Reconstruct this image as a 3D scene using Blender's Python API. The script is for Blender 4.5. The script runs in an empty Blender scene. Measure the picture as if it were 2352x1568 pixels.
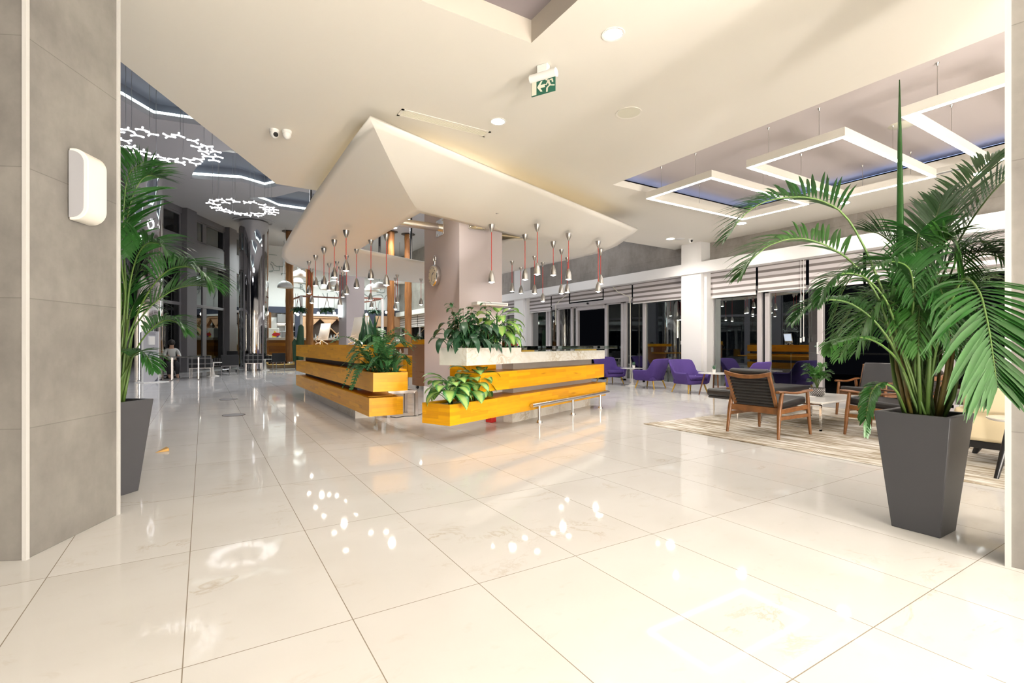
import bpy, bmesh, math, random
from mathutils import Vector, Matrix
from mathutils.geometry import tessellate_polygon
random.seed(7)
PI = math.pi
S = bpy.context.scene
COL = S.collection
# ------------------------------------------------------------------ camera model
FPX, HY, YAW, H = 1142.0, 792.0, math.radians(31.8), 1.165
sn, cs = math.sin(YAW), math.cos(YAW)

def at(u, v, z=None, x=None, y=None, d=None):
    """point of the room seen at photo pixel (u, v), on a known plane or at depth d"""
    l = (u - 1176) / FPX
    r = (sn + l * cs, cs - l * sn, (HY - v) / FPX)
    if z is not None: t = (z - H) / r[2]
    elif x is not None: t = x / r[0]
    elif y is not None: t = y / r[1]
    else: t = d
    return Vector((t * r[0], t * r[1], H + t * r[2]))

# ------------------------------------------------------------------ materials
def srgb(r, g, b):
    f = lambda c: (c / 255 / 12.92) if c <= 10 else ((c / 255 + .055) / 1.055) ** 2.4
    return (f(r), f(g), f(b))

class NT:
    def __init__(self, name):
        self.m = bpy.data.materials.new(name); self.m.use_nodes = True
        self.n = self.m.node_tree.nodes; self.l = self.m.node_tree.links
        self.b = self.n['Principled BSDF']; self.out = self.n['Material Output']
    def add(self, t, **kw):
        n = self.n.new(t)
        for k, v in kw.items():
            if hasattr(n, k) and k not in n.inputs.keys(): setattr(n, k, v)
            else: self.set(n, k, v)
        return n
    def set(self, n, k, v):
        if hasattr(v, 'is_linked') or isinstance(v, bpy.types.NodeSocket): self.l.new(v, n.inputs[k])
        else:
            i = n.inputs[k]
            if hasattr(i.default_value, '__len__') and len(i.default_value) == 4 and len(v) == 3: v = (*v, 1)
            i.default_value = v
    def math(self, op, a, b=0.0, c=0.0):
        n = self.n.new('ShaderNodeMath'); n.operation = op
        for i, v in enumerate((a, b, c)):
            if isinstance(v, bpy.types.NodeSocket): self.l.new(v, n.inputs[i])
            else: n.inputs[i].default_value = v
        return n.outputs[0]
    def mix(self, fac, a, b):
        n = self.n.new('ShaderNodeMix'); n.data_type = 'RGBA'
        for k, v in ((0, fac), (6, a), (7, b)):
            if isinstance(v, bpy.types.NodeSocket): self.l.new(v, n.inputs[k])
            else: n.inputs[k].default_value = v if k == 0 else (*v, 1)
        return n.outputs[2]
    def noise(self, vec, scale, detail=4, rough=.55, dist=0):
        n = self.n.new('ShaderNodeTexNoise')
        n.inputs['Scale'].default_value = scale; n.inputs['Detail'].default_value = detail
        n.inputs['Roughness'].default_value = rough; n.inputs['Distortion'].default_value = dist
        if vec is not None: self.l.new(vec, n.inputs['Vector'])
        return n.outputs['Fac']
    def ramp(self, fac, stops):
        n = self.n.new('ShaderNodeValToRGB'); e = n.color_ramp.elements
        while len(e) < len(stops): e.new(.5)
        for i, (p, c) in enumerate(stops):
            e[i].position = p; e[i].color = (*c, 1) if len(c) == 3 else c
        self.l.new(fac, n.inputs[0]); return n.outputs[0]
    def pos(self): return self.n.new('ShaderNodeNewGeometry').outputs['Position']
    def obj(self): return self.n.new('ShaderNodeTexCoord').outputs['Object']
    def uv(self): return self.n.new('ShaderNodeTexCoord').outputs['UV']
    def xyz(self, vec):
        n = self.n.new('ShaderNodeSeparateXYZ'); self.l.new(vec, n.inputs[0]); return n.outputs
    def comb(self, x, y, z=0.0):
        n = self.n.new('ShaderNodeCombineXYZ')
        for i, v in enumerate((x, y, z)):
            if isinstance(v, bpy.types.NodeSocket): self.l.new(v, n.inputs[i])
            else: n.inputs[i].default_value = v
        return n.outputs[0]
    def scale(self, vec, s):
        n = self.n.new('ShaderNodeVectorMath'); n.operation = 'MULTIPLY'
        self.l.new(vec, n.inputs[0]); n.inputs[1].default_value = s; return n.outputs[0]
    def base(self, v): self.set(self.b, 'Base Color', v)
    def bump(self, h, strength=.2, dist=.01):
        n = self.n.new('ShaderNodeBump'); n.inputs['Strength'].default_value = strength
        n.inputs['Distance'].default_value = dist
        self.l.new(h, n.inputs['Height']); self.l.new(n.outputs[0], self.b.inputs['Normal'])

M = {}
def flat(name, color, rough=.5, metal=0.0, spec=None, var=0.0, vs=6.0, coat=0):
    t = NT(name); t.b.inputs['Roughness'].default_value = rough; t.b.inputs['Metallic'].default_value = metal
    if spec is not None: t.b.inputs['Specular IOR Level'].default_value = spec
    if coat: t.b.inputs['Coat Weight'].default_value = coat
    if var:
        n = t.noise(t.obj(), vs, 5)
        t.base(t.mix(n, tuple(c * (1 - var) for c in color), tuple(min(1, c * (1 + var)) for c in color)))
    else: t.base(color)
    M[name] = t.m; return t
def glow(name, color, strength, sampled=False):
    t = NT(name); t.base((.9, .9, .9)); t.set(t.b, 'Emission Color', color)
    t.b.inputs['Emission Strength'].default_value = strength; M[name] = t.m
    if not sampled: t.m.cycles.emission_sampling = 'NONE'

# wall and ceiling paints
flat('cream_paint', (.83, .79, .71), .55, var=.01, vs=1.5)
flat('canopy_paint', (.83, .79, .72), .55, var=.01, vs=1.5)
flat('white_paint', (.82, .81, .80), .5, var=.012, vs=2)
flat('tray_paint', (.60, .54, .53), .6, var=.012, vs=2)
flat('mauve_paint', (.44, .385, .385), .6, var=.03, vs=2)
flat('reveal_shade_paint', (.53, .48, .41), .6)  # shade put into the colour: darkened against strong lamp light on the skylight reveal
flat('trim_metal', (.50, .49, .47), .4)
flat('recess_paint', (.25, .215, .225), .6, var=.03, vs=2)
flat('hall_paint', (.50, .485, .505), .6, var=.015, vs=1)
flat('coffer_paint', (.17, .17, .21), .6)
flat('facade_paint', (.16, .15, .16), .5, var=.04, vs=2)
flat('aluminium', (.60, .57, .58), .38, .35)
flat('chrome', (.86, .86, .87), .05, 1.0)
flat('mirror_steel', (.80, .79, .80), .045, 1.0, var=.02, vs=1.2)
flat('brushed_steel', (.74, .71, .68), .25, 1.0, var=.04, vs=40)
flat('steel_frame', (.42, .40, .40), .3, .9)
flat('nickel', (.55, .53, .50), .3, 1.0)
flat('white_plastic', (.83, .82, .79), .35)
flat('ivory_plastic', (.80, .76, .68), .35)
flat('frosted_glass', (.34, .34, .36), .4)
flat('black_plastic', (.012, .012, .013), .3)
flat('black_leather', (.017, .016, .017), .38, var=.2, vs=30)
flat('dark_fabric', (.02, .02, .022), .9, var=.2, vs=60)
flat('strap_leather', (.016, .014, .014), .5)
flat('planter_grey', (.055, .055, .062), .45, var=.04, vs=3)
flat('soil', (.035, .025, .018), .9, var=.4, vs=40)
flat('pebbles', (.55, .47, .36), .8, var=.5, vs=90)
flat('red_cord', (.62, .06, .04), .6)
flat('red_plastic', (.55, .02, .02), .4)
flat('orange_red', (.70, .03, .03), .5)
flat('yellow_print', (.85, .66, .01), .5)
flat('navy_print', (.06, .05, .22), .5)
flat('slate_blue', (.045, .052, .085), .5)
flat('sign_green', (.012, .105, .065), .4)
flat('sign_ivory', (.76, .73, .60), .4)
flat('peach_board', (.66, .40, .24), .5, var=.05, vs=3)
flat('shelf_dark', (.05, .033, .025), .6, var=.3, vs=4)
flat('steel_grey', (.33, .33, .34), .4, .3)
flat('stone_grey', (.42, .39, .36), .35, var=.1, vs=8)
flat('bottle_glass', (.30, .32, .33), .12, var=.5, vs=20)
flat('deck_side', (.22, .14, .07), .5, var=.25, vs=5)
flat('paper', (.75, .73, .72), .7)
flat('ink', (.10, .10, .13), .6)
flat('ink_light', (.36, .36, .40), .6)
flat('kiosk_grey', (.46, .46, .50), .4)
flat('mural_line', (.42, .47, .46), .7)
flat('skin', (.42, .25, .17), .5)
flat('hair', (.012, .010, .009), .6)
flat('shirt', (.55, .56, .54), .8)
flat('orange_vest', (.45, .17, .02), .8)
flat('car_paint', (.50, .56, .54), .25, .1, coat=.5)
flat('car_glass', (.02, .025, .03), .1)
flat('rubber', (.015, .015, .015), .8)
flat('asphalt', (.05, .05, .052), .85, var=.2, vs=20)
flat('brass_wood', (.55, .30, .05), .4)
flat('clock_face', (.60, .55, .42), .4)
flat('white_top', (.86, .84, .80), .18, coat=.3)
flat('tulip_white', (.80, .77, .72), .3)
flat('purple_fabric', (.068, .036, .19), .95, var=.15, vs=50)
flat('beige_fabric', (.66, .56, .37), .9, var=.07, vs=6)
flat('red_brown_rail', (.25, .09, .06), .5)
flat('woven_pot', (.11, .10, .10), .7)
flat('light_wood', (.55, .33, .04), .4, var=.2, vs=8)
flat('cactus_green', (.02, .06, .025), .6, var=.2, vs=8)
glow('downlight_glow', (1, .95, .86), 40)
glow('cool_glow', (.93, .96, 1), 16)
glow('tube_glow', (.95, .95, 1), 5)
glow('led_frame_glow', (1, .97, .95), 11, True)
glow('cove_glow', (.82, 1, .97), 1.7, True)
glow('cove_blue', (.28, .45, .9), .9, True)
glow('bulb_glow', (1, .95, .88), 22)
glow('dome_glow', (.94, 1, .97), 7)
glow('wall_lamp_glow', (.85, 1, 1), 8)
glow('warm_strip', (1, .72, .30), 1.6, True)
glow('screen_glow', (.7, .8, 1), 1.2)
glow('string_bulb', (1, .93, .8), 8)
glow('kitchen_glow', (1, .95, .85), 1.2)

def wood(name, dx, dy, c1, c2, bw=.55, rh=.045, rough=.32, grain=.18):
    t = NT(name); p = t.pos(); x, y, z = t.xyz(p)
    u = t.math('ADD', t.math('MULTIPLY', x, dx), t.math('MULTIPLY', y, dy))
    perp = t.math('ADD', t.math('MULTIPLY', x, -dy), t.math('MULTIPLY', y, dx))
    nz = t.math('ABSOLUTE', t.xyz(t.n.new('ShaderNodeNewGeometry').outputs['Normal'])[2])
    w = t.math('ADD', t.math('MULTIPLY', z, t.math('SUBTRACT', 1.0, nz)), t.math('MULTIPLY', perp, nz))
    u2 = t.math('ADD', u, t.math('MULTIPLY', perp, t.math('SUBTRACT', 1.0, nz)))
    b = t.add('ShaderNodeTexBrick', offset=.37, offset_frequency=2)
    t.l.new(t.comb(u2, w), b.inputs['Vector'])
    for k, v in (('Scale', 1), ('Brick Width', bw), ('Row Height', rh), ('Mortar Size', 0.0006), ('Bias', 0.0)): b.inputs[k].default_value = v
    b.inputs['Color1'].default_value = (*c1, 1); b.inputs['Color2'].default_value = (*c2, 1)
    b.inputs['Mortar'].default_value = (*[c * .7 for c in c1], 1)
    g = t.noise(t.comb(t.math('MULTIPLY', u2, 3), t.math('MULTIPLY', w, 45)), 1.0, 5, .6, .3)
    g2 = t.noise(t.comb(t.math('MULTIPLY', u2, 2.2), t.math('MULTIPLY', w, 14)), 1.0, 2)
    k = t.math('ADD', t.math('MULTIPLY', g, grain * 2), 1 - grain)
    dk = t.ramp(g2, [(.0, (1, 1, 1)), (.62, (1, 1, 1)), (.74, (.72, .62, .5))])
    n = t.add('ShaderNodeMix', data_type='RGBA', blend_type='MULTIPLY'); n.inputs[0].default_value = 1
    t.l.new(b.outputs[0], n.inputs[6]); t.l.new(dk, n.inputs[7])
    v = t.add('ShaderNodeVectorMath', operation='SCALE'); t.l.new(n.outputs[2], v.inputs[0]); t.l.new(k, v.inputs['Scale'])
    t.base(v.outputs[0]); t.b.inputs['Roughness'].default_value = rough; t.b.inputs['Specular IOR Level'].default_value = .3; M[name] = t.m
A23 = math.radians(23.2); CA, SA = math.cos(A23), math.sin(A23)
HONEY1, HONEY2 = (.84, .41, .006), (.68, .295, .005)
wood('honey_wood', 0, 1, HONEY1, HONEY2)
wood('honey_wood_angled', CA, SA, HONEY1, HONEY2)
wood('bar_wood', 1, 0, (.30, .13, .012), (.12, .042, .008), 1.0, .16)
wood('veneer', 0, 1, (.34, .17, .085), (.32, .16, .08), 2, 2, .4, .06)

def grained(name, c1, c2, sc=(14, 14, 1.2), rough=.38):
    t = NT(name); v = t.scale(t.obj(), sc); n = t.noise(v, 1.0, 5, .6, .4)
    t.base(t.ramp(n, [(.3, c1), (.7, c2)])); t.b.inputs['Roughness'].default_value = rough; M[name] = t.m
grained('walnut', (.13, .048, .013), (.23, .092, .026), (9, 9, 9))
grained('log_wood', (.17, .065, .018), (.42, .18, .05), (9, 9, .8), .6)

def concrete(name, dx, dy, c=(.195, .182, .167), rh=.71, bw=1.42, z0=0.0, u0=0.0):
    t = NT(name); p = t.pos(); x, y, z = t.xyz(p)
    u = t.math('ADD', t.math('ADD', t.math('MULTIPLY', x, dx), t.math('MULTIPLY', y, dy)), u0)
    zz = t.math('ADD', z, z0)
    n1 = t.noise(p, 1.6, 6, .62); n2 = t.noise(t.scale(p, (7, 7, 2.2)), 1.0, 4, .6); n3 = t.noise(p, 9, 5, .7)
    m = t.math('ADD', t.math('MULTIPLY', n1, .6), t.math('ADD', t.math('MULTIPLY', n2, .22), t.math('MULTIPLY', n3, .18)))
    col = t.ramp(m, [(.34, tuple(k * .70 for k in c)), (.5, c), (.68, tuple(min(1, k * 1.30) for k in c))])
    b = t.add('ShaderNodeTexBrick', offset=.0, offset_frequency=2)
    t.l.new(t.comb(u, zz), b.inputs['Vector'])
    for k, v in (('Scale', 1), ('Brick Width', bw), ('Row Height', rh), ('Mortar Size', .0028), ('Mortar Smooth', .2)): b.inputs[k].default_value = v
    b.inputs['Color1'].default_value = (.93, .93, .93, 1); b.inputs['Color2'].default_value = (1.05, 1.05, 1.05, 1)
    b.inputs['Mortar'].default_value = (.68, .67, .66, 1)
    n = t.add('ShaderNodeMix', data_type='RGBA', blend_type='MULTIPLY'); n.inputs[0].default_value = 1
    t.l.new(col, n.inputs[6]); t.l.new(b.outputs[0], n.inputs[7])
    t.base(n.outputs[2]); t.b.inputs['Roughness'].default_value = .55; M[name] = t.m
concrete('concrete_pillar', .477, .879)
concrete('concrete_pillar_front', -.879, .477)
concrete('concrete_wall', 0, 1, (.27, .245, .22), .9, 2.4)
concrete('concrete_right', .2, -.98)

def marble(name, rough=.12, c=(.80, .775, .72), vein=(.50, .40, .25)):
    t = NT(name); p = t.pos()
    w = t.noise(p, 1.5, 4, .6)
    a = t.noise(t.scale(p, (2.2, 2.2, 3.2)), 1.3, 6, .65, 1.8)
    v = t.ramp(a, [(.44, (0, 0, 0)), (.497, (1, 1, 1)), (.505, (1, 1, 1)), (.57, (0, 0, 0))])
    msk = t.ramp(w, [(.45, (0, 0, 0)), (.7, (1, 1, 1))])
    f = t.math('MULTIPLY', t.math('MULTIPLY', v, msk), .8)
    t.base(t.mix(f, c, vein)); t.b.inputs['Roughness'].default_value = rough; M[name] = t.m
marble('marble')

def floor_mat():
    t = NT('floor_tile'); p = t.pos(); x, y, z = t.xyz(p)
    b = t.add('ShaderNodeTexBrick', offset=0.0, offset_frequency=2)
    t.l.new(t.comb(t.math('ADD', x, .669 + 60.38), t.math('ADD', y, -2.1504 + 59.615)), b.inputs['Vector'])
    for k, v in (('Scale', 1), ('Brick Width', .6038), ('Row Height', 1.1923), ('Mortar Size', .0022), ('Mortar Smooth', .1), ('Bias', 0)): b.inputs[k].default_value = v
    b.inputs['Color1'].default_value = (.97, .97, .97, 1); b.inputs['Color2'].default_value = (1, 1, 1, 1)
    b.inputs['Mortar'].default_value = (.42, .37, .31, 1)
    cell = t.math('ADD', t.math('MULTIPLY', t.math('FLOOR', t.math('DIVIDE', t.math('ADD', x, 61.049), .6038)), 3.7), t.math('MULTIPLY', t.math('FLOOR', t.math('DIVIDE', t.math('ADD', y, 57.4646), 1.1923)), 7.3))
    q = t.comb(t.math('MULTIPLY', x, 1.0), t.math('MULTIPLY', y, 1.6), cell)
    a = t.noise(q, 1.5, 7, .68, 1.4)
    v = t.ramp(a, [(.475, (0, 0, 0)), (.5, (1, 1, 1)), (.525, (0, 0, 0))])
    msk = t.ramp(t.noise(q, 1.7, 3, .5), [(.56, (0, 0, 0)), (.72, (1, 1, 1))])
    sp = t.ramp(t.noise(t.comb(t.math('MULTIPLY', x, 5), t.math('MULTIPLY', y, 9), cell), 1.6, 4, .6), [(.62, (0, 0, 0)), (.78, (1, 1, 1))])
    f = t.math('ADD', t.math('MULTIPLY', t.math('MULTIPLY', v, msk), .5), t.math('MULTIPLY', sp, .16))
    cl = t.ramp(t.noise(q, .9, 3), [(.35, (.655, .638, .615)), (.65, (.695, .682, .665))])
    col = t.mix(f, (.7, .67, .63), (.42, .33, .22)); t.l.new(cl, col.node.inputs[6])
    n = t.add('ShaderNodeMix', data_type='RGBA', blend_type='MULTIPLY'); n.inputs[0].default_value = 1
    t.l.new(col, n.inputs[6]); t.l.new(b.outputs[0], n.inputs[7])
    t.base(n.outputs[2]); t.b.inputs['Roughness'].default_value = .045; t.b.inputs['Specular IOR Level'].default_value = .085
    M['floor_tile'] = t.m
floor_mat()

def rug_mat():
    t = NT('rug_pile'); p = t.pos(); x, y, z = t.xyz(p)
    n = t.noise(t.comb(t.math('MULTIPLY', x, 15), t.math('MULTIPLY', y, 1.6), 0), 1.0, 4, .65)
    n2 = t.noise(t.comb(t.math('MULTIPLY', x, 40), t.math('MULTIPLY', y, 5), 3.0), 1.0, 3, .6)
    m = t.math('ADD', t.math('MULTIPLY', n, .72), t.math('MULTIPLY', n2, .28))
    b = t.add('ShaderNodeTexBrick', offset=.5, offset_frequency=2)
    t.l.new(t.comb(t.math('ADD', y, 40), t.math('ADD', x, 40)), b.inputs['Vector'])
    for k, v in (('Scale', 1), ('Brick Width', 1.0), ('Row Height', .25), ('Mortar Size', .0)): b.inputs[k].default_value = v
    b.inputs['Color1'].default_value = (0, 0, 0, 1); b.inputs['Color2'].default_value = (1, 1, 1, 1)
    mm = t.math('ADD', m, t.math('MULTIPLY', t.math('SUBTRACT', b.outputs[0], .5), .07))
    t.base(t.ramp(mm, [(.38, (.17, .13, .075)), (.46, (.34, .28, .20)), (.53, (.58, .54, .47)), (.62, (.78, .76, .73))]))
    t.b.inputs['Roughness'].default_value = .95; M['rug_pile'] = t.m
rug_mat()

def glass_mat(name, tint, refl, ior=1.5):
    t = NT(name); t.n.remove(t.b)
    tr = t.add('ShaderNodeBsdfTransparent'); tr.inputs[0].default_value = (*tint, 1)
    gl = t.add('ShaderNodeBsdfGlossy'); gl.inputs['Roughness'].default_value = .012; gl.inputs['Color'].default_value = (.92, .95, .95, 1)
    fr = t.add('ShaderNodeFresnel'); fr.inputs[0].default_value = ior
    f = t.math('MINIMUM', t.math('ADD', fr.outputs[0], refl), 1.0)
    mx = t.add('ShaderNodeMixShader'); t.l.new(f, mx.inputs[0]); t.l.new(tr.outputs[0], mx.inputs[1]); t.l.new(gl.outputs[0], mx.inputs[2])
    t.l.new(mx.outputs[0], t.out.inputs[0]); M[name] = t.m
glass_mat('window_glass', (.75, .82, .82), .22, 1.45)
glass_mat('facade_glass', (.70, .78, .78), .10, 1.45)
glass_mat('slab_glass', (.72, .80, .78), .12, 1.5)
glass_mat('railing_glass', (.9, .95, .95), .03, 1.4)

def blind_mat():
    t = NT('blind_fabric'); x, y, z = t.xyz(t.pos())
    s = t.math('FRACT', t.math('DIVIDE', z, .138))
    k = t.ramp(s, [(.0, (.70, .66, .67)), (.55, (.70, .66, .67)), (.58, (.22, .195, .185)), (.97, (.22, .195, .185)), (1.0, (.70, .66, .67))])
    t.base(k); t.b.inputs['Roughness'].default_value = .8; M['blind_fabric'] = t.m
blind_mat()

def plaid_mat():
    t = NT('plaid_fabric'); x, y, z = t.xyz(t.obj())
    def lines(c, per, w, ph):
        f = t.math('FRACT', t.math('ADD', t.math('DIVIDE', c, per), ph)); return t.math('LESS_THAN', f, w)
    h = t.math('ADD', x, y)
    a = t.math('MAXIMUM', t.math('MAXIMUM', lines(h, .19, .07, 0), lines(h, .19, .07, .14)), t.math('MAXIMUM', lines(z, .19, .07, .3), lines(z, .19, .07, .44)))
    t.base(t.mix(a, (.018, .018, .02), (.20, .19, .19))); t.b.inputs['Roughness'].default_value = .9; M['plaid_fabric'] = t.m
plaid_mat()

def pattern_mat():
    t = NT('patterned_fabric'); v = t.add('ShaderNodeTexVoronoi'); t.l.new(t.obj(), v.inputs['Vector']); v.inputs['Scale'].default_value = 14
    k = t.ramp(v.outputs['Distance'], [(.2, (.5, .42, .35)), (.4, (.20, .03, .03)), (.6, (.02, .02, .03))]); t.base(k)
    t.b.inputs['Roughness'].default_value = .9; M['patterned_fabric'] = t.m
pattern_mat()

def leaf_mat(name, c1, c2, rough=.4, mid=None, edge=None, tr=.12):
    t = NT(name); n = t.noise(t.pos(), 9, 3)
    col = t.mix(n, c1, c2)
    if mid is not None:
        ux, uy, uz = t.xyz(t.uv())
        r = t.math('ABSOLUTE', ux)
        vein = t.noise(t.comb(t.math('MULTIPLY', ux, 4), t.math('ADD', t.math('MULTIPLY', uy, 12), t.math('MULTIPLY', r, -5)), 0), 1.5, 3)
        k = t.ramp(t.math('ADD', r, t.math('MULTIPLY', t.math('SUBTRACT', vein, .5), .55)), [(.0, (0, 0, 0)), (.42, (.12, .12, .12)), (.78, (1, 1, 1))])
        col = t.mix(k, mid, c1); t.l.new(t.mix(n, c1, c2), col.node.inputs[7])
    t.base(col); t.b.inputs['Roughness'].default_value = rough
    if tr:
        d = t.add('ShaderNodeBsdfTranslucent'); t.l.new(col, d.inputs[0])
        mx = t.add('ShaderNodeMixShader'); mx.inputs[0].default_value = tr
        t.l.new(t.b.outputs[0], mx.inputs[1]); t.l.new(d.outputs[0], mx.inputs[2]); t.l.new(mx.outputs[0], t.out.inputs[0])
    M[name] = t.m
leaf_mat('palm_leaf', (.012, .064, .012), (.032, .130, .022), .36, tr=.2)
leaf_mat('palm_leaf_pale', (.026, .11, .018), (.065, .20, .034), .36, tr=.2)
leaf_mat('palm_stem', (.045, .12, .02), (.10, .15, .03), .5, tr=0)
leaf_mat('cane', (.16, .085, .02), (.07, .09, .015), .5, tr=0)
leaf_mat('dark_leaf', (.012, .055, .024), (.03, .10, .045), .35)
leaf_mat('mid_leaf', (.02, .09, .03), (.045, .15, .05), .38)
leaf_mat('lime_leaf', (.09, .32, .04), (.16, .42, .06), .35, mid=(.36, .52, .13))
leaf_mat('variegated_leaf', (.03, .19, .045), (.05, .25, .06), .33, mid=(.42, .62, .17))
leaf_mat('fern_leaf', (.022, .11, .03), (.05, .18, .045), .5)
leaf_mat('succulent_leaf', (.05, .14, .08), (.08, .2, .1), .5)

# ------------------------------------------------------------------ mesh building
class MB:
    def __init__(self): self.v = []; self.f = []; self.uv = {}
    def add(self, vs, fs, uvs=None):
        o = len(self.v); self.v += [Vector(p) for p in vs]
        for i, f in enumerate(fs):
            if uvs is not None: self.uv[len(self.f)] = [uvs[k] for k in f]
            self.f.append([k + o for k in f])
        return self
    def hexa(self, b, t):
        return self.add(list(b) + list(t), [(3, 2, 1, 0), (4, 5, 6, 7), (0, 1, 5, 4), (1, 2, 6, 5), (2, 3, 7, 6), (3, 0, 4, 7)])
    def box(self, x0, x1, y0, y1, z0, z1):
        x0, x1 = sorted((x0, x1)); y0, y1 = sorted((y0, y1)); z0, z1 = sorted((z0, z1))
        return self.hexa([(x0, y0, z0), (x1, y0, z0), (x1, y1, z0), (x0, y1, z0)], [(x0, y0, z1), (x1, y0, z1), (x1, y1, z1), (x0, y1, z1)])
    def obox(self, o, a, b, c):
        """box from corner o along edge vectors a, b, c"""
        o, a, b, c = map(Vector, (o, a, b, c))
        return self.hexa([o, o + a, o + a + b, o + b], [o + c, o + a + c, o + a + b + c, o + b + c])
    def bar(self, p, q, w, h=None, up=(0, 0, 1)):
        p, q = Vector(p), Vector(q); h = h or w; d = (q - p).normalized(); up = Vector(up)
        if abs(d.dot(up)) > .95: up = Vector((1, 0, 0))
        s = d.cross(up).normalized(); n = s.cross(d)
        return self.obox(p - s * w / 2 - n * h / 2, q - p, s * w, n * h)
    def prism(self, poly, z0, z1):
        n = len(poly); vs = [(x, y, z0) for x, y in poly] + [(x, y, z1) for x, y in poly]
        return self.add(vs, [list(range(n))[::-1], list(range(n, 2 * n))] + [(i, (i + 1) % n, n + (i + 1) % n, n + i) for i in range(n)])
    def tube(self, pts, r, n=8, caps=True, flat_=None):
        pts = [Vector(p) for p in pts]; m = len(pts)
        rs = r if isinstance(r, (list, tuple)) else [r] * m
        vs = []; ref = None
        for i, p in enumerate(pts):
            d = (pts[min(i + 1, m - 1)] - pts[max(i - 1, 0)]).normalized()
            if ref is None:
                ref = Vector((0, 0, 1)) if abs(d.z) < .9 else Vector((1, 0, 0))
            s = d.cross(ref).normalized(); t = s.cross(d).normalized(); ref = t
            for k in range(n):
                a = 2 * PI * k / n
                kk = flat_ or 1
                vs.append(p + (s * math.cos(a) + t * math.sin(a) * kk) * rs[i])
        fs = [(i * n + k, i * n + (k + 1) % n, (i + 1) * n + (k + 1) % n, (i + 1) * n + k) for i in range(m - 1) for k in range(n)]
        if caps: fs += [list(range(n))[::-1], [(m - 1) * n + k for k in range(n)]]
        return self.add(vs, fs)
    def cyl(self, p, q, r0, r1=None, n=20, caps=True): return self.tube([p, q], [r0, r0 if r1 is None else r1], n, caps)
    def lathe(self, prof, n=24, c=(0, 0, 0), closed=False):
        c = Vector(c); m = len(prof); vs = []
        for r, z in prof:
            for k in range(n):
                a = 2 * PI * k / n; vs.append(c + Vector((r * math.cos(a), r * math.sin(a), z)))
        fs = [(i * n + k, i * n + (k + 1) % n, (i + 1) * n + (k + 1) % n, (i + 1) * n + k) for i in range(m - 1) for k in range(n)]
        if not closed:
            if prof[0][0] > 1e-4: fs.append(list(range(n))[::-1])
            if prof[-1][0] > 1e-4: fs.append([(m - 1) * n + k for k in range(n)])
        return self.add(vs, fs)
    def sphere(self, c, rx, ry=None, rz=None, n=14, m=9):
        c = Vector(c); ry = ry or rx; rz = rz or rx; vs = [c + Vector((0, 0, -rz))]
        for i in range(1, m):
            b = -PI / 2 + PI * i / m
            for k in range(n):
                a = 2 * PI * k / n; vs.append(c + Vector((rx * math.cos(a) * math.cos(b), ry * math.sin(a) * math.cos(b), rz * math.sin(b))))
        vs.append(c + Vector((0, 0, rz))); last = len(vs) - 1
        fs = [(0, 1 + (k + 1) % n, 1 + k) for k in range(n)]
        for i in range(m - 2):
            for k in range(n):
                a, b_ = 1 + i * n + k, 1 + i * n + (k + 1) % n; fs.append((a, b_, b_ + n, a + n))
        o = 1 + (m - 2) * n; fs += [(o + k, o + (k + 1) % n, last) for k in range(n)]
        return self.add(vs, fs)
    def grid(self, rows):
        """rows of points, same length, joined into a sheet"""
        n = len(rows[0]); vs = [p for r in rows for p in r]
        return self.add(vs, [(i * n + k, i * n + k + 1, (i + 1) * n + k + 1, (i + 1) * n + k) for i in range(len(rows) - 1) for k in range(n - 1)])
    def leaf(self, base, d, length, width, droop=.3, fold=.15, segs=5, up=(0, 0, 1), shape=1.0, twist=0.0):
        """a single blade: midrib from base along d, bending down, folded along the midrib"""
        p = Vector(base); d = Vector(d).normalized(); up = Vector(up); vs = []; uvs = []
        st = length / segs
        for i in range(segs + 1):
            t = i / segs
            w = width * (math.sin(PI * min(1, t ** shape * .97 + .03)) ** .8) * .5
            if i == segs: w = width * .02
            s = d.cross(up)
            if s.length < 1e-3: s = Vector((1, 0, 0))
            s.normalize(); n = s.cross(d).normalized()
            if twist: s = (Matrix.Rotation(twist, 3, d) @ s); n = s.cross(d).normalized()
            vs += [p - s * w + n * w * fold, p, p + s * w + n * w * fold]; uvs += [(-1, t), (0, t), (1, t)]
            p = p + d * st; d = (d + Vector((0, 0, -droop * 1.6 / segs)) * (0.5 + t)).normalized()
        fs = []
        for i in range(segs):
            a = i * 3; fs += [(a, a + 1, a + 4, a + 3), (a + 1, a + 2, a + 5, a + 4)]
        return self.add(vs, fs, uvs)
    def build(self, name, mat, parent=None, smooth=False, bevel=0.0, bseg=2, local=False, sub=0, auto=None):
        off = Vector((0, 0, 0))
        if parent is not None and not local: off = WORLD[parent.name]
        me = bpy.data.meshes.new(name); me.from_pydata([p - off for p in self.v], [], self.f)
        if self.uv:
            uvl = me.uv_layers.new(name='UVMap'); li = 0
            for i, f in enumerate(self.f):
                for k in range(len(f)):
                    uvl.data[li].uv = self.uv[i][k] if i in self.uv else (0, 0); li += 1
        me.validate(); bm = bmesh.new(); bm.from_mesh(me); bmesh.ops.recalc_face_normals(bm, faces=bm.faces); bm.to_mesh(me); bm.free()
        me.materials.append(M[mat])
        if smooth:
            for p in me.polygons: p.use_smooth = True
            if smooth != 'full': me.set_sharp_from_angle(angle=math.radians(40))
        o = bpy.data.objects.new(name, me); COL.objects.link(o)
        if parent is not None: o.parent = parent; WORLD[o.name] = off
        else: WORLD[o.name] = Vector((0, 0, 0))
        if bevel:
            b = o.modifiers.new('Bevel', 'BEVEL'); b.width = bevel; b.segments = bseg; b.limit_method = 'ANGLE'; b.angle_limit = math.radians(35)
            for p in me.polygons: p.use_smooth = True
            me.set_sharp_from_angle(angle=math.radians(60))
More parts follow.
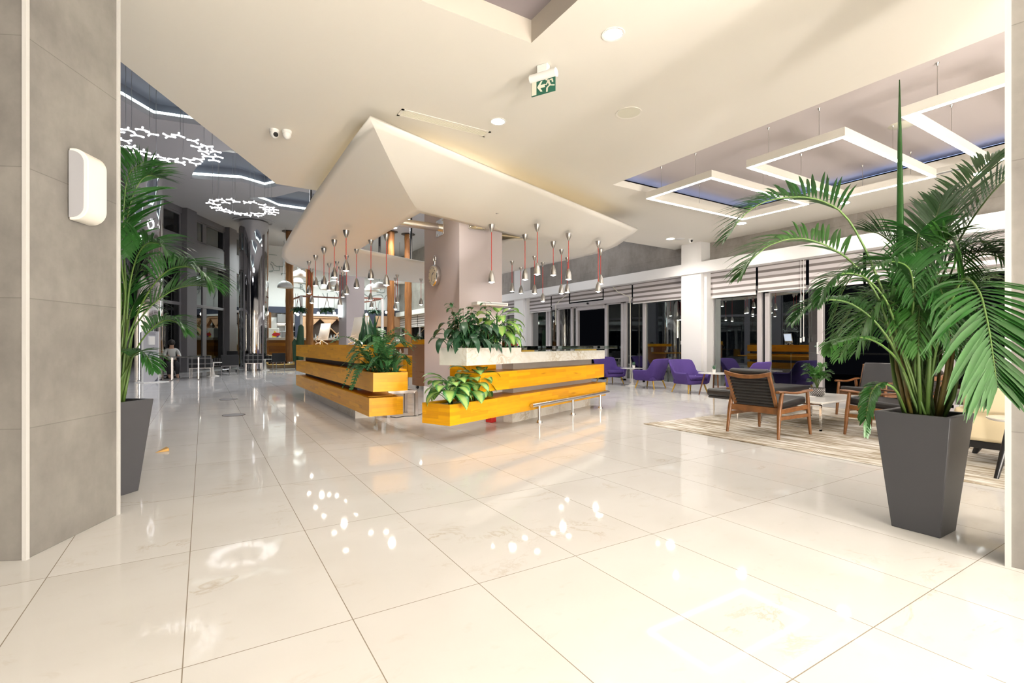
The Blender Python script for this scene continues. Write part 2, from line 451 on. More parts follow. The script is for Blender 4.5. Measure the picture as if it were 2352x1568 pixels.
        if sub:
            s = o.modifiers.new('Sub', 'SUBSURF'); s.levels = sub; s.render_levels = sub
        return o
WORLD = {}
def thing(name, label, cat, loc=(0, 0, 0), rz=0.0, group=None):
    o = bpy.data.objects.new(name, None); COL.objects.link(o); o.location = loc; o.rotation_euler = (0, 0, rz)
    o.empty_display_size = .1; WORLD[o.name] = Vector(loc)
    o['label'] = label; o['category'] = cat
    if group: o['group'] = group
    return o
def tag(o, label, cat, group=None):
    o['label'] = label; o['category'] = cat
    if group: o['group'] = group
    return o
def struct(o): o['kind'] = 'structure'; return o
def plabel(o, label): o['label'] = label; return o
def dup(root, loc, rz=None, label=None, group=None):
    r = root.copy(); COL.objects.link(r); r.location = loc
    if rz is not None: r.rotation_euler = (0, 0, rz)
    if label: r['label'] = label
    if group: r['group'] = group
    for ch in list(root.children):
        c = ch.copy(); COL.objects.link(c); c.parent = r
        for g in list(ch.children):
            k = g.copy(); COL.objects.link(k); k.parent = c
    return r
def poly_sheet(outer, holes, z):
    polys = [[Vector((x, y, 0)) for x, y in outer]] + [[Vector((x, y, 0)) for x, y in h] for h in holes]
    flatp = [p for q in polys for p in q]; m = MB()
    m.add([(p.x, p.y, z) for p in flatp], [list(t) for t in tessellate_polygon(polys)]); return m
def ring_wall(m, poly, z0, z1):
    n = len(poly); m.add([(x, y, z0) for x, y in poly] + [(x, y, z1) for x, y in poly], [(i, (i + 1) % n, n + (i + 1) % n, n + i) for i in range(n)]); return m
def lamp(name, loc, power, color, size=1.2, blend=.6, radius=.06, target=None):
    l = bpy.data.lights.new(name, 'SPOT'); l.energy = power; l.color = color; l.spot_size = size; l.spot_blend = blend; l.shadow_soft_size = radius
    o = bpy.data.objects.new(name, l); COL.objects.link(o); o.location = loc
    if target is not None:
        o.rotation_euler = (Vector(target) - Vector(loc)).to_track_quat('-Z', 'Y').to_euler()
    return o

# ================================================================== THE SETTING
CZ, HZ, TZ = 3.8, 7.0, 4.05          # lobby ceiling, hall ceiling, tray ceiling
struct(MB().box(-16, 11.3, -5, 33, -.12, 0).build('floor', 'floor_tile'))
struct(MB().box(-26, 24, -8, 45, -.30, -.13).build('outside_ground', 'asphalt'))
# lobby ceiling slab with the tray and the skylight recess
outer = [(1.01, 8.95), (11.1, 9.33), (11.1, -5), (-6.5, -5)]
tray = [(5.72, 6.08), (9.3, 6.08), (9.3, -3.5), (5.72, -3.5)]
sky = [(.6, 3.6), (2.43, 3.6), (2.43, 1.3), (.6, 1.3)]
m = poly_sheet(outer, [tray, sky], CZ); top = poly_sheet(outer, [], 4.7)
m.add(top.v, top.f); ring_wall(m, outer, CZ, 4.7)
struct(m.build('ceiling', 'cream_paint'))
m = MB(); ring_wall(m, sky, CZ, 4.0); struct(m.build('trim_1', 'reveal_shade_paint'))
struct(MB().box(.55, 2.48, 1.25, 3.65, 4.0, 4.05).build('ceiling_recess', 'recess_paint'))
m = MB(); ring_wall(m, tray, CZ, 3.93); struct(m.build('trim_2', 'cream_paint'))
struct(MB().box(5.4, 9.75, -3.8, 6.55, TZ, TZ + .06).build('ceiling_tray', 'tray_paint'))
m = MB(); big = [(5.45, 6.5), (9.7, 6.5), (9.7, -3.75), (5.45, -3.75)]; ring_wall(m, big, 3.93, TZ)
m.box(5.45, 5.72, -3.75, 6.5, 3.91, 3.93).box(9.3, 9.7, -3.75, 6.5, 3.91, 3.93).box(5.45, 9.7, 6.08, 6.5, 3.91, 3.93)
struct(m.build('trim_3', 'white_paint'))
t = thing('cove_light', 'blue cove light strip around the raised ceiling tray', 'cove light', (9.45, 6.2, 3.95))
MB().box(9.40, 9.46, -3.3, 6.2, 3.935, 3.965).build('light_strip', 'cove_blue', t)
MB().box(5.8, 9.46, 6.20, 6.26, 3.935, 3.965).build('light_strip', 'cove_blue', t)
# hall ceiling with recessed coffers
def px(*uv): return [tuple(at(u, v, z=HZ)[:2]) for u, v in uv]
cof = [px((282, 232), (352, 272), (470, 289)) + [(1.1, 13.2), (.2, 9.6), (-3.4, 9.2), (-4.0, 13.2)],
       px((437, 410), (448, 388), (485, 352), (534, 344)) + [(3.2, 15.2), (4.6, 17.6), (4.2, 19.2)] + px((636, 427), (608, 433), (555, 418)),
       px((569, 454), (630, 453), (686, 439)) + [(6.6, 20.5), (7.3, 23.0)] + px((697.5, 488), (641, 480), (618, 470))]
def ccw(p):
    a = sum(p[i][0] * p[(i + 1) % len(p)][1] - p[(i + 1) % len(p)][0] * p[i][1] for i in range(len(p)))
    return p if a > 0 else p[::-1]
cof = [ccw(c) for c in cof]
hall = [(-13, 4.2), (11.1, 4.2), (11.1, 32.2), (2.9, 32.2)]
struct(poly_sheet(hall, cof, HZ).build('ceiling_hall', 'hall_paint'))
for i, c in enumerate(cof):
    m = MB(); ring_wall(m, c, HZ, HZ + .14); struct(m.build('trim_%d' % (i + 4), 'hall_paint'))
    cx = sum(p[0] for p in c) / len(c); cy = sum(p[1] for p in c) / len(c)
    grow = [(cx + (x - cx) * 1.12, cy + (y - cy) * 1.12) for x, y in c]
    m = poly_sheet(grow, [], HZ + .52); ring_wall(m, grow, HZ + .14, HZ + .52)
    struct(m.build('ceiling_coffer', 'coffer_paint'))
    wide = [(cx + (x - cx) * 1.05, cy + (y - cy) * 1.05) for x, y in c]
    wide2 = [(cx + (x - cx) * 1.03, cy + (y - cy) * 1.03) for x, y in c]
    m = MB(); ring_wall(m, wide, HZ + .13, HZ + .24); ring_wall(m, wide2, HZ + .13, HZ + .24)
    n = len(wide); m.add([(x, y, HZ + .24) for x, y in wide + wide2], [(k, (k + 1) % n, n + (k + 1) % n, n + k) for k in range(n)])
    lab = ['greenish white cove strip in the coffer over the first ring chandelier', 'greenish white cove strip in the coffer over the second ring chandelier', 'greenish white cove strip in the smaller coffer beside the log columns'][i]
    tag(m.build('cove_light', 'cove_glow'), lab, 'cove light', 'coffer cove strips')

# window wall (right): concrete above a white bulkhead, glazing below
struct(MB().box(11.1, 11.3, -5, 32.2, 3.2, HZ).build('wall_right', 'concrete_wall'))
struct(MB().box(10.72, 11.12, -5, 32, 3.0, 3.28).build('trim_7', 'white_paint'))
COLY = [(8.21, 8.83), (16.5, 17.17), (24.6, 25.3), (-.1, .52)]
for a, b in COLY:
    m = MB().box(10.75, 11.2, a, b, 0, HZ); m.box(10.84, 11.2, a - .10, a, 0, 3.0)
    struct(m.build('pillar', 'white_paint'))
struct(MB().box(-9, 11.3, -5.2, -5, 0, 4.7).build('wall_back', 'cream_paint'))
struct(MB().box(1.5, 11.3, 32.2, 32.4, 0, HZ).build('wall_far', 'white_paint'))
XG = 11.12
wn = [0]
def glazing(y0, y1, panes, z0=.06, z1=2.56, name='window', handle=None, fr=.055):
    """a framed window or door between y0 < y1; panes = list of pane edges"""
    wn[0] += 1
    t = MB().box(XG - .05, XG + .05, y0, y1, z1 - .1, z1).box(XG - .05, XG + .05, y0, y1, z0 - .06, z0 + .07)
    for y in [y0] + list(panes) + [y1]:
        w = fr if y not in (y0, y1) else fr
        yy = min(max(y, y0 + w), y1 - w); t.box(XG - .05, XG + .05, yy - w, yy + w, z0, z1)
    f = struct(t.build('%s_%d' % (name, wn[0]), 'aluminium', bevel=.006))
    es = [y0] + list(panes) + [y1]
    for a, b in zip(es[:-1], es[1:]):
        MB().box(XG - .006, XG + .006, a + .04, b - .04, z0 + .05, z1 - .08).build('pane', 'window_glass', f, local=False)
    if handle is not None:
        MB().tube([(XG - .05, handle, .98), (XG - .10, handle, .98), (XG - .10, handle, 1.22), (XG - .05, handle, 1.22)], .012, 8).build('handle', 'white_plastic', f, smooth=True)
    return f
# far bay, entrance bay, near bay
glazing(17.2, 24.5, [18.4, 19.9, 21.5, 23.0])
glazing(25.35, 31.9, [26.9, 28.5, 30.2])
glazing(13.52, 16.46, [13.86, 14.68, 15.2, 15.36], name='door')
glazing(11.3, 12.15, [], name='door')
glazing(8.9, 11.28, [10.45], name='window')
glazing(6.80, 8.2, [])
f = glazing(5.45, 6.72, [], name='door', z1=2.46, handle=5.53)
glazing(3.42, 3.60, [], name='window', fr=.07)
glazing(.6, 3.40, [2.0])
glazing(-4.9, -.12, [-3.4, -2.0])
struct(MB().box(11.04, 11.22, 12.15, 13.52, 2.36, 2.56).box(10.98, 11.2, 10.9, 14.9, 2.50, 2.62).build('trim_8', 'aluminium', bevel=.008))
struct(MB().box(11.06, 11.2, 3.6, 5.45, 2.46, 2.58).box(11.03, 11.22, -4.9, 32, -.01, .03).build('trim_9', 'aluminium'))
t = tag(MB().cyl((10.97, 12.85, 2.56), (10.93, 12.85, 2.56), .035, .03, 14).build('door_sensor', 'black_plastic'), 'small black motion sensor over the open sliding entrance', 'sensor')
# exterior back so that the night outside reads dark: a terrace rail
t = thing('terrace_railing', 'thin steel railing outside the open terrace door', 'railing', (13.6, 2.0, -.12))
MB().tube([(13.6, -3, .95), (13.6, 8, .95)], .025).build('handrail', 'brushed_steel', t)
for y in (-2.5, .5, 3.2, 4.6, 7.5): MB().cyl((13.6, y, -.13), (13.6, y, .95), .02, n=8).build('post', 'brushed_steel', t)

# blinds: (y0, y1, bottom z, label)
BL = [(17.3, 18.6, 2.46, 'zebra blind in the far bay next to the white pillar behind the counter plants'),
      (14.98, 16.45, 2.46, 'zebra blind next to the far white pillar, lowest edge over the fixed pane'),
      (13.9, 14.95, 2.62, 'zebra blind over the left sliding leaf of the entrance'),
      (12.15, 13.85, 2.70, 'zebra blind above the motion sensor of the entrance'),
      (10.86, 12.12, 2.60, 'zebra blind over the right sliding leaf of the entrance'),
      (8.9, 10.83, 2.43, 'zebra blind beside the middle white pillar, over the pane with the purple chairs'),
      (6.88, 8.2, 2.38, 'zebra blind just past the middle white pillar, over the fixed window'),
      (5.74, 6.85, 2.42, 'zebra blind with long cords over the sliding door with handle'),
      (4.65, 5.70, 2.40, 'zebra blind over the dark open terrace doorway, beside the corded one'),
      (3.65, 4.62, 2.40, 'zebra blind over the dark doorway, behind the large palm'),
      (2.1, 3.62, 2.40, 'zebra blind behind the palm, over the window nearest the right pillar'),
      (.6, 2.07, 2.40, 'zebra blind last in the row, partly behind the right pillar')]
BL += [(18.7 + 1.45 * i, 20.1 + 1.45 * i, 2.5, 'zebra blind %s in the far hall window behind the log columns' % w) for i, w in enumerate(('nearest', 'second', 'third', 'fourth'))]
BL += [(25.4 + 1.6 * i, 26.95 + 1.6 * i, 2.3, 'zebra blind in the furthest hall bay by the far wall, ' + w) for i, w in enumerate(('nearest', 'second', 'third', 'last'))]
for i, (a, b, z, lab) in enumerate(BL):
    t = thing('window_blind', lab, 'blind', (11.0, (a + b) / 2, 3.0), 0, 'zebra blinds along the window wall')
    m = MB(); m.box(10.995, 11.003, a + .015, b - .015, z, 3.0); m.build('fabric', 'blind_fabric', t)
    MB().box(10.985, 11.013, a + .01, b - .01, z - .035, z).build('bottom_bar', 'white_plastic', t, bevel=.005)
    if i in (0, 5, 7, 10):
        yy = a + .04; zz = 1.3 if i != 7 else 1.34
        MB().cyl((10.96, yy, 3.0), (10.96, yy, zz), .006, n=6).cyl((10.96, yy + .06, 3.0), (10.96, yy + .06, zz), .006, n=6).build('cord', 'white_plastic', t)
        MB().cyl((10.96, yy, zz - .10), (10.96, yy, zz), .018, n=8).cyl((10.96, yy + .06, zz - .12), (10.96, yy + .06, zz - .02), .018, n=8).build('cord_weight', 'white_plastic', t)
for pts, lab in (([(10.93, 11.6, 2.98), (10.90, 11.35, 2.80), (10.93, 10.9, 2.62), (10.93, 10.86, 2.4), (10.93, 10.86, .05)], 'pale loose cord and pole hanging at the right of the entrance blinds'),
                 ([(10.93, 13.85, 2.98), (10.90, 14.25, 2.80), (10.93, 14.6, 2.62), (10.93, 14.6, 2.0), (10.93, 14.6, 1.9)], 'pale loose cord hanging at the left of the entrance blinds')):
    tag(MB().tube(pts, .012, 6).build('pull_cord', 'sign_ivory', smooth=True), lab, 'cord')

# left facade (turned 29 degrees): pilasters, spandrels, framed glazing
P0 = Vector((-.81, 25.3, 0)); FD = Vector((.48, .877, 0)).normalized(); FN = Vector((FD.y, -FD.x, 0))
def fp(t, z, o=0.0): return P0 + FD * t + FN * o + Vector((0, 0, z))
def fbox(m, t0, t1, z0, z1, o0, o1): return m.obox(fp(t0, z0, o0), FD * (t1 - t0), FN * (o1 - o0), (0, 0, z1 - z0))
m = MB()
for k in range(-5, 3):
    c = .40 + k * 3.52
    fbox(m, c - .36, c + .36, 0, HZ, -.35, .22)
    fbox(m, c + .36, c + 3.16, 4.9, 5.76, -.25, .02); fbox(m, c + .36, c + 3.16, 4.84, 4.92, -.2, .08)
    fbox(m, c + .36, c + 3.16, 6.75, HZ, -.25, .02)
struct(m.build('wall_left', 'facade_paint', bevel=.01))
for k in range(-5, 2):
    c = .40 + k * 3.52; a, b = c + .36, c + 3.16; mid = a + 1.05
    wn[0] += 1; m = MB()
    for z0, z1 in ((0, 4.86), (5.76, 6.76)):
        for x in (a, mid - .15, b - .09): fbox(m, x, x + (.3 if x == mid - .15 else .09), z0, z1, -.12, -.02)
        fbox(m, a, b, z0, z0 + .09, -.12, -.02); fbox(m, a, b, z1 - .09, z1, -.12, -.02)
    fbox(m, a, b, 2.85, 2.98, -.12, -.01)
    f = struct(m.build('window_%d' % wn[0], 'facade_paint', bevel=.01))
    for x0, x1 in ((a + .06, mid - .1), (mid + .1, b - .06)):
        for z0, z1 in ((.06, 2.88), (2.95, 4.8), (5.82, 6.7)):
            fbox(MB(), x0, x1, z0, z1, -.075, -.063).build('pane', 'facade_glass', f) if False else None
            q = MB(); fbox(q, x0, x1, z0, z1, -.075, -.063); q.build('pane', 'facade_glass', f)

# pillars
e1 = Vector((.441, .897, 0)).normalized(); e2 = Vector((-e1.y, e1.x, 0)); A = Vector((-.816, 3.668, 0))
m = MB().obox(A + e1 * .012 + e2 * .012, e1 * .72, e2 * 1.4, (0, 0, CZ)); 
pl = struct(m.build('pillar', 'concrete_pillar'))
m = MB(); tr = .022
for c, sx, sy in ((A, 1, 1), (A + e1 * .745, -1, 1)):
    m.obox(c, e1 * tr * sx, e2 * tr * sy, (0, 0, CZ))
m.build('corner_trim', 'trim_metal', pl)
q = MB().obox(A + e1 * .006 + e2 * tr, e1 * .01, e2 * 1.35, (0, 0, CZ)); q.build('cladding', 'concrete_pillar_front', pl)
r1, r2 = Vector((.2, -.98, 0)).normalized(), Vector((.98, .2, 0)).normalized(); B0 = Vector((3.586, .858, 0))
m = MB().obox(B0 + r1 * .012 + r2 * .012, r1 * .8, r2 * .5, (0, 0, CZ)); pr_ = struct(m.build('pillar', 'concrete_right'))
MB().obox(B0, r1 * .024, r2 * .024, (0, 0, CZ)).build('corner_trim', 'trim_metal', pr_)

# mauve building columns
def mcol(x, y, z1):
    m = MB().box(x, x + .84, y, y + 1.56, .1, z1); c = struct(m.build('pillar', 'mauve_paint'))
    MB().box(x - .012, x + .852, y - .012, y + 1.572, 0, .36).build('plinth', 'white_paint', c); return c
mcol(3.67, 7.61, CZ)
mcol(5.71, 24.0, HZ)

# mirror-clad round columns
def mirror_col(x, y, r, lab):
    t = struct(thing('pillar', lab, 'column', (x, y, 0)))
    MB().lathe([(r, .02), (r, 2.35), (r - .004, 2.352), (r - .004, 2.362), (r, 2.364), (r, 4.6), (r - .004, 4.602), (r - .004, 4.612), (r, 4.614), (r, HZ)], 56, (x, y, 0)).build('cladding', 'mirror_steel', t, smooth=True)
    MB().lathe([(r + .14, HZ - .03), (r + .26, HZ - .03), (r + .26, HZ - .004), (r + .14, HZ - .004)], 48, (x, y, 0), closed=True).build('collar', 'hall_paint', t, smooth=True)
    MB().lathe([(r + .012, 0), (r + .012, .07)], 48, (x, y, 0)).build('base_ring', 'chrome', t, smooth=True)
c1 = at(327, 876.5, z=0); c2 = at(586, 850, z=0)
dv = Vector((sn, cs, 0))
mirror_col(c1.x - .15, c1.y + .75, .66, 'mirror-clad round column behind the left palm')
mirror_col(c2.x, c2.y + .6, .63, 'mirror-clad round column beside the wood patchwork bar')

# raised deck at the back of the hall
m = MB().box(2.05, 10.9, 27.2, 32.2, .17, .21); d_ = struct(m.build('floor_deck', 'light_wood', bevel=.02))
MB().box(2.1, 10.9, 27.26, 32.2, 0, .17).build('riser', 'deck_side', d_)

# ================================================================== SUSPENDED CANOPY
OUT = [(1.55, 5.45, 3.68), (1.53, 6.2, 3.655), (1.52, 7.3, 3.62), (1.5, 8.5, 3.57), (1.5, 9.6, 3.51), (1.5, 11, 3.43), (1.5, 12.2, 3.34), (1.56, 12.8, 3.27), (1.75, 13.35, 3.22), (2.13, 13.86, 3.2),
       (2.7, 14.3, 3.2), (3.4, 14.65, 3.2), (4.8, 15.05, 3.2), (6.1, 15.3, 3.2), (6.75, 15.2, 3.2), (7.1, 14.7, 3.2), (7.14, 13.4, 3.2), (7.15, 12.0, 3.2), (7.22, 10.2, 3.2), (7.32, 8.9, 3.2), (7.37, 8.2, 3.215), (7.41, 7.75, 3.29), (7.42, 7.4, 3.41), (7.38, 7.14, 3.5),
       (6.6, 6.91, 3.515), (5.6, 6.62, 3.545), (4.6, 6.33, 3.575), (3.6, 6.04, 3.60), (2.7, 5.78, 3.635), (2.1, 5.61, 3.66)]
INN = [(2.79, 7.15), (2.78, 7.6), (2.78, 8.2), (2.77, 8.8), (2.77, 9.4), (2.77, 10.0), (2.77, 10.35), (2.78, 10.55), (2.84, 10.63), (2.95, 10.7),
       (3.25, 10.84), (3.7, 11.05), (4.3, 11.33), (4.55, 11.42), (4.72, 11.42), (4.82, 11.3), (4.84, 10.8), (4.85, 10.2), (4.86, 9.5), (4.87, 8.8), (4.9, 8.4), (4.97, 8.15), (5.1, 7.95), (5.3, 7.83),
       (4.95, 7.735), (4.5, 7.61), (4.05, 7.49), (3.6, 7.365), (3.2, 7.26), (2.95, 7.195)]
cb = thing('suspended_canopy', 'large off-white curved canopy hung round the mauve clock column over both counters', 'canopy', (3.67, 8.39, 3.2))
rows = []
NR = 14
for k in range(NR + 1):
    s = k / NR; row = []
    for (ox, oy, oz), (ix, iy) in zip(OUT, INN):
        row.append(Vector((ix + (ox - ix) * s, iy + (oy - iy) * s, 3.2 + (oz - 3.2) * s ** 1.45)))
    row.append(row[0].copy()); rows.append(row)
m = MB().grid(rows); sh = m.build('canopy_shell', 'canopy_paint', cb, smooth='full')
bm = bmesh.new(); bm.from_mesh(sh.data); bmesh.ops.remove_doubles(bm, verts=bm.verts, dist=1e-4); bm.to_mesh(sh.data); bm.free()
sh.data.polygons.foreach_set('use_smooth', [True] * len(sh.data.polygons))
sh.data.set_sharp_from_angle(angle=math.radians(14))
sd = sh.modifiers.new('Solid', 'SOLIDIFY'); sd.thickness = .035; sd.offset = 1
for p, q, pl_ in (((3.67, 8.39, 3.30), (2.55, 8.39, 3.30), 'x'), ((4.51, 8.39, 3.30), (5.35, 8.39, 3.30), 'x'), ((4.0, 7.61, 3.30), (4.0, 6.9, 3.34), 'y')):
    MB().cyl(p, q, .068, n=20).build('support_tube', 'brushed_steel', cb, smooth=True)
    P = Vector(p); k = MB()
    if pl_ == 'x':
        sg = -1 if p[0] < 4 else 1; k.box(P.x, P.x + sg * .02, P.y - .16, P.y + .16, P.z - .15, P.z + .15)
        for dy in (-.12, .12):
            for dz in (-.11, .11): k.cyl((P.x + sg * .02, P.y + dy, P.z + dz), (P.x + sg * .035, P.y + dy, P.z + dz), .014, n=6)
    else:
        k.box(P.x - .16, P.x + .16, P.y - .02, P.y, P.z - .15, P.z + .15)
        for dx in (-.12, .0, .12): k.cyl((P.x + dx, P.y - .02, P.z - .11), (P.x + dx, P.y - .035, P.z - .11), .014, n=6)
    k.build('bracket', 'brushed_steel', cb, bevel=.003)
MB().bar((2.05, 6.2, 3.55), (2.05, 9.5, 3.49), .04).bar((2.3, 6.08, 3.55), (6.7, 7.42, 3.43), .04).build('light_strip', 'warm_strip', cb)
for i, (x, y, z, lab) in enumerate([(*at(714, 560, d=11.9)[:2], 3.3, 'chrome hanging rod at the outer left corner of the canopy'), (*at(872, 560, d=13.6)[:2], 3.2, 'chrome hanging rod seen through the canopy opening, left one'),
                                   (*at(944, 560, d=13.2)[:2], 3.2, 'chrome hanging rod seen through the canopy opening, beside the log column')]):
    o = tag(MB().cyl((x, y, z), (x, y, HZ), .035, n=12).cyl((x, y, HZ - .03), (x, y, HZ), .09, n=16).build('hanging_rod', 'chrome', smooth=True), lab, 'rod', 'canopy hanging rods')

# ------------------------------------------------------------------ pendants
PEND = [(795, 529, 621.6), (768, 551, 637), (744, 569, 654), (725, 586, 656), (709.7, 600, 674), (716, 619, 695.5),
        (887.5, 526, 655), (852, 546, 640.7), (819, 568, 660.6), (796, 582, 675), (774, 596, 669), (756, 607.6, 666), (781, 615, 700.7), (787.5, 628, 682), (851, 624, 689), (853, 640, 706), (912.5, 633, 694), (908, 640, 709.6), (967, 642, 699.4),
        (1128.8, 523, 648), (1205.9, 544, 642), (1233.9, 528, 630), (1176, 602, 669), (1227.6, 591, 674), (1270.8, 561.5, 632), (1289.5, 576.5, 674), (1306, 548, 641.6), (1302.8, 594, 671), (1374, 565, 669.5), (1379.7, 579, 652), (1246.7, 605, 692), (1196.5, 616.5, 673)]
PL = ['nearest of the outer row over the wood counter, hanging against the canopy', 'second of the outer row over the wood counter', 'third of the outer row over the wood counter', 'fourth of the outer row over the wood counter', 'fifth of the outer row, in front of the second log column', 'hanging low in front of the second log column, at the canopy corner',
      'largest of the inner row, in front of the third log column', 'second of the inner row, nearer than its twin by the grey column', 'third of the inner row, in front of the broad grey column face', 'fourth of the inner row, at the edge of the grey column', 'fifth of the inner row, by the lit wall lamp', 'faint small one over the hanging plant behind the wood counter', 'in front of the lit wall lamp on the grey column', 'on a short cord beside the lit wall lamp',
      'between the grey column and the third log column, upper of two', 'between the grey column and the third log column, lower of two', 'small one between the third and fourth log columns, upper', 'small one between the third and fourth log columns, lower', 'just beside the pocket-watch clock column',
      'in front of the pale column face, alone', 'first beside the clock column, longest near cord over the marble counter', 'near one on the shortest drop over the marble counter', 'far one beside the clock column in front of grey concrete', 'in front of the white bulkhead left of the entrance', 'on a short cord in front of the concrete strip', 'long cord hanging in front of the entrance blinds', 'near one high in front of the concrete, paired with a lower one', 'behind the near one, lower, in front of the bulkhead', 'longest of the pair at the far end of the marble counter', 'shorter of the pair at the far end of the marble counter', 'lowest one, in front of the entrance blinds', 'faint small unlit one in front of the far white pillar']
proto = None
for i, ((u, vt, vb), lab) in enumerate(zip(PEND, PL)):
    p = at(u, vt, z=3.14)
    if i in (0, 1, 2, 3, 4): p = at(u, vt, x=2.15)
    if i in (7, 8, 9, 10): p = at(u, vt, x=2.72)
    if i == 6: p = at(u, vt, x=2.85)
    p.z = 3.2 if i not in (21, 26, 28) else 3.24
    dpt = p.x * sn + p.y * cs
    zb = H + (HY - vb) * dpt / FPX
    t = thing('pendant_lamp', 'red-corded pendant lamp, ' + lab, 'pendant lamp', p, 0, 'pendant lamps hung from the canopy')
    if proto is None:
        proto = {}
        me = MB().lathe([(.056, 0), (.056, -.008), (.052, -.035), (.042, -.07), (.026, -.11), (.010, -.135)], 20).build('ceiling_cup', 'nickel', t, smooth=True, local=True); proto['ceiling_cup'] = me
        me = MB().lathe([(.010, .20), (.022, .185), (.040, .14), (.053, .09), (.060, .04), (.061, .0), (.056, .0), (.052, .05), (.02, .16)], 20, closed=True).build('lamp_shade', 'nickel', t, smooth=True, local=True); proto['lamp_shade'] = me
        me = MB().sphere((0, 0, .02), .045, .045, .035, 14, 8).build('bulb', 'bulb_glow', t, smooth='full', local=True); proto['bulb'] = me
        for k in ('lamp_shade', 'bulb'): proto[k].location = (0, 0, zb - p.z)
    else:
        for k in ('ceiling_cup', 'lamp_shade', 'bulb'):
            c = proto[k].copy(); COL.objects.link(c); c.parent = t
            c.location = (0, 0, 0) if k == 'ceiling_cup' else (0, 0, zb - p.z)
    MB().cyl((0, 0, -.12), (0, 0, zb - p.z + .19), .0065, n=6).build('cord', 'red_cord', t, local=True)

# ================================================================== COUNTERS
# left counter: three staggered honey wood beams on a marble base
XF, YE = 1.88, 12.85
t = thing('reception_counter', 'long counter of three stacked honey wood beams with two monitors on top', 'counter', (XF, 6.5, 0))
def trough(m, x0, x1, y0, y1, z0, z1, ty, w=.05, dz=.07):
    """beam whose near end (y0..ty) is a planting trough"""
    m.box(x0, x1, ty, y1, z0, z1).box(x0, x1, y0, ty, z0, z0 + .05)
    m.box(x0, x0 + w, y0, ty, z0 + .05, z1).box(x1 - w, x1, y0, ty, z0 + .05, z1).box(x0 + w, x1 - w, y0, y0 + w, z0 + .05, z1)
    return m
m = trough(MB(), XF, XF + .47, 6.66, YE, .205, .452, 6.9); m.build('lower_beam', 'honey_wood', t)
m = trough(MB(), XF, XF + .47, 6.47, YE, .55, .80, 7.25); m.build('middle_beam', 'honey_wood', t)
m = trough(MB(), XF, XF + .47, 7.12, YE, .90, 1.168, 7.75); m.build('upper_beam', 'honey_wood', t)
MB().box(XF + .05, XF + .42, 6.52, 7.24, .74, .765).build('soil', 'soil', t)
MB().box(XF + .05, XF + .42, 7.17, 7.74, 1.09, 1.12).build('soil', 'soil', t)
MB().box(XF + .18, XF + .44, 7.95, YE - .2, .44, .92).build('core_panel', 'slate_blue', t)
MB().box(XF + .16, XF + .45, 8.0, YE - .25, 0, .21).build('plinth', 'marble', t)
MB().box(XF + .47, XF + 1.15, 8.4, YE, .70, .74).build('desk_shelf', 'honey_wood', t, bevel=.004)
# steel stand beside it
t = thing('steel_stand', 'square-tube steel stand by the near end of the honey wood counter', 'stand', (2.75, 8.05, 0))
LG = [(2.52, 7.85), (2.97, 7.78), (2.96, 8.26), (2.52, 8.3)]
for x, y in LG: MB().box(x - .025, x + .025, y - .025, y + .025, 0.012, .40).box(x - .03, x + .03, y - .03, y + .03, 0, .012).build('leg', 'steel_frame', t, bevel=.003)
m = MB()
for a, b in zip(LG, LG[1:] + LG[:1]): m.bar((*a, .4), (*b, .4), .05)
m.build('top_frame', 'steel_frame', t, bevel=.003)
tag(MB().tube([(2.55, 7.9, .006), (2.62, 7.72, .006), (2.78, 7.80, .006), (2.95, 7.74, .006), (3.15, 7.95, .006), (3.4, 7.9, .006)], .006, 6).build('power_cable', 'black_plastic', smooth=True), 'thin black cable lying on the floor under the steel stand', 'cable')

# right counter (turned 23 degrees)
O = Vector((2.486, 5.41, 0)); ax = Vector((CA, SA, 0)); bx = Vector((-SA, CA, 0))
LEN = (Vector((6.53, 7.18, 0)) - O).dot(ax)
def rb(m, a0, a1, b0, b1, z0, z1): return m.obox(O + ax * a0 + bx * b0 + Vector((0, 0, z0)), ax * (a1 - a0), bx * (b1 - b0), (0, 0, z1 - z0))
def rtrough(m, a0, a1, ta, b0, b1, z0, z1, w=.05):
    rb(m, ta, a1, b0, b1, z0, z1); rb(m, a0, ta, b0, b1, z0, z0 + .05)
    rb(m, a0, ta, b0, b0 + w, z0 + .05, z1); rb(m, a0, ta, b1 - w, b1, z0 + .05, z1); rb(m, a0, a0 + w, b0 + w, b1 - w, z0 + .05, z1); return m
t = thing('bar_counter', 'marble-topped counter with two honey wood beams and a glass shelf, around the clock column', 'counter', O)
rtrough(MB(), 0, LEN, .95, 0, .46, .20, .452).build('lower_beam', 'honey_wood_angled', t)
m = MB(); rb(m, .61, LEN, .03, .46, .55, .80); m.build('middle_beam', 'honey_wood_angled', t, bevel=.006)
m = MB(); rb(m, 1.55, LEN, .02, .48, .905, 1.066); rb(m, 1.50, 1.55, .02, .48, .955, 1.128); rb(m, .33, 1.55, .02, .48, .905, .955); rb(m, .33, 1.5, .02, .07, .955, 1.128); rb(m, .33, 1.5, .43, .48, .955, 1.128); rb(m, .33, .38, .07, .43, .955, 1.128)
m.build('top_slab', 'marble', t)
m = MB(); rb(m, .05, .94, .05, .41, .38, .415); m.build('soil', 'pebbles', t)
m = MB(); rb(m, .38, 1.54, .07, .43, 1.06, 1.10); m.build('soil', 'pebbles', t)
m = MB(); rb(m, 1.66, LEN - .12, .24, .44, .44, .92); m.build('core_panel', 'stone_grey', t)
m = MB(); rb(m, 1.69, LEN - .1, .275, .44, 0, .21); m.build('plinth', 'marble', t)
m = MB(); rb(m, 1.58, LEN + .42, -.06, .62, 1.092, 1.150); m.build('glass_shelf', 'slab_glass', t, bevel=.003)
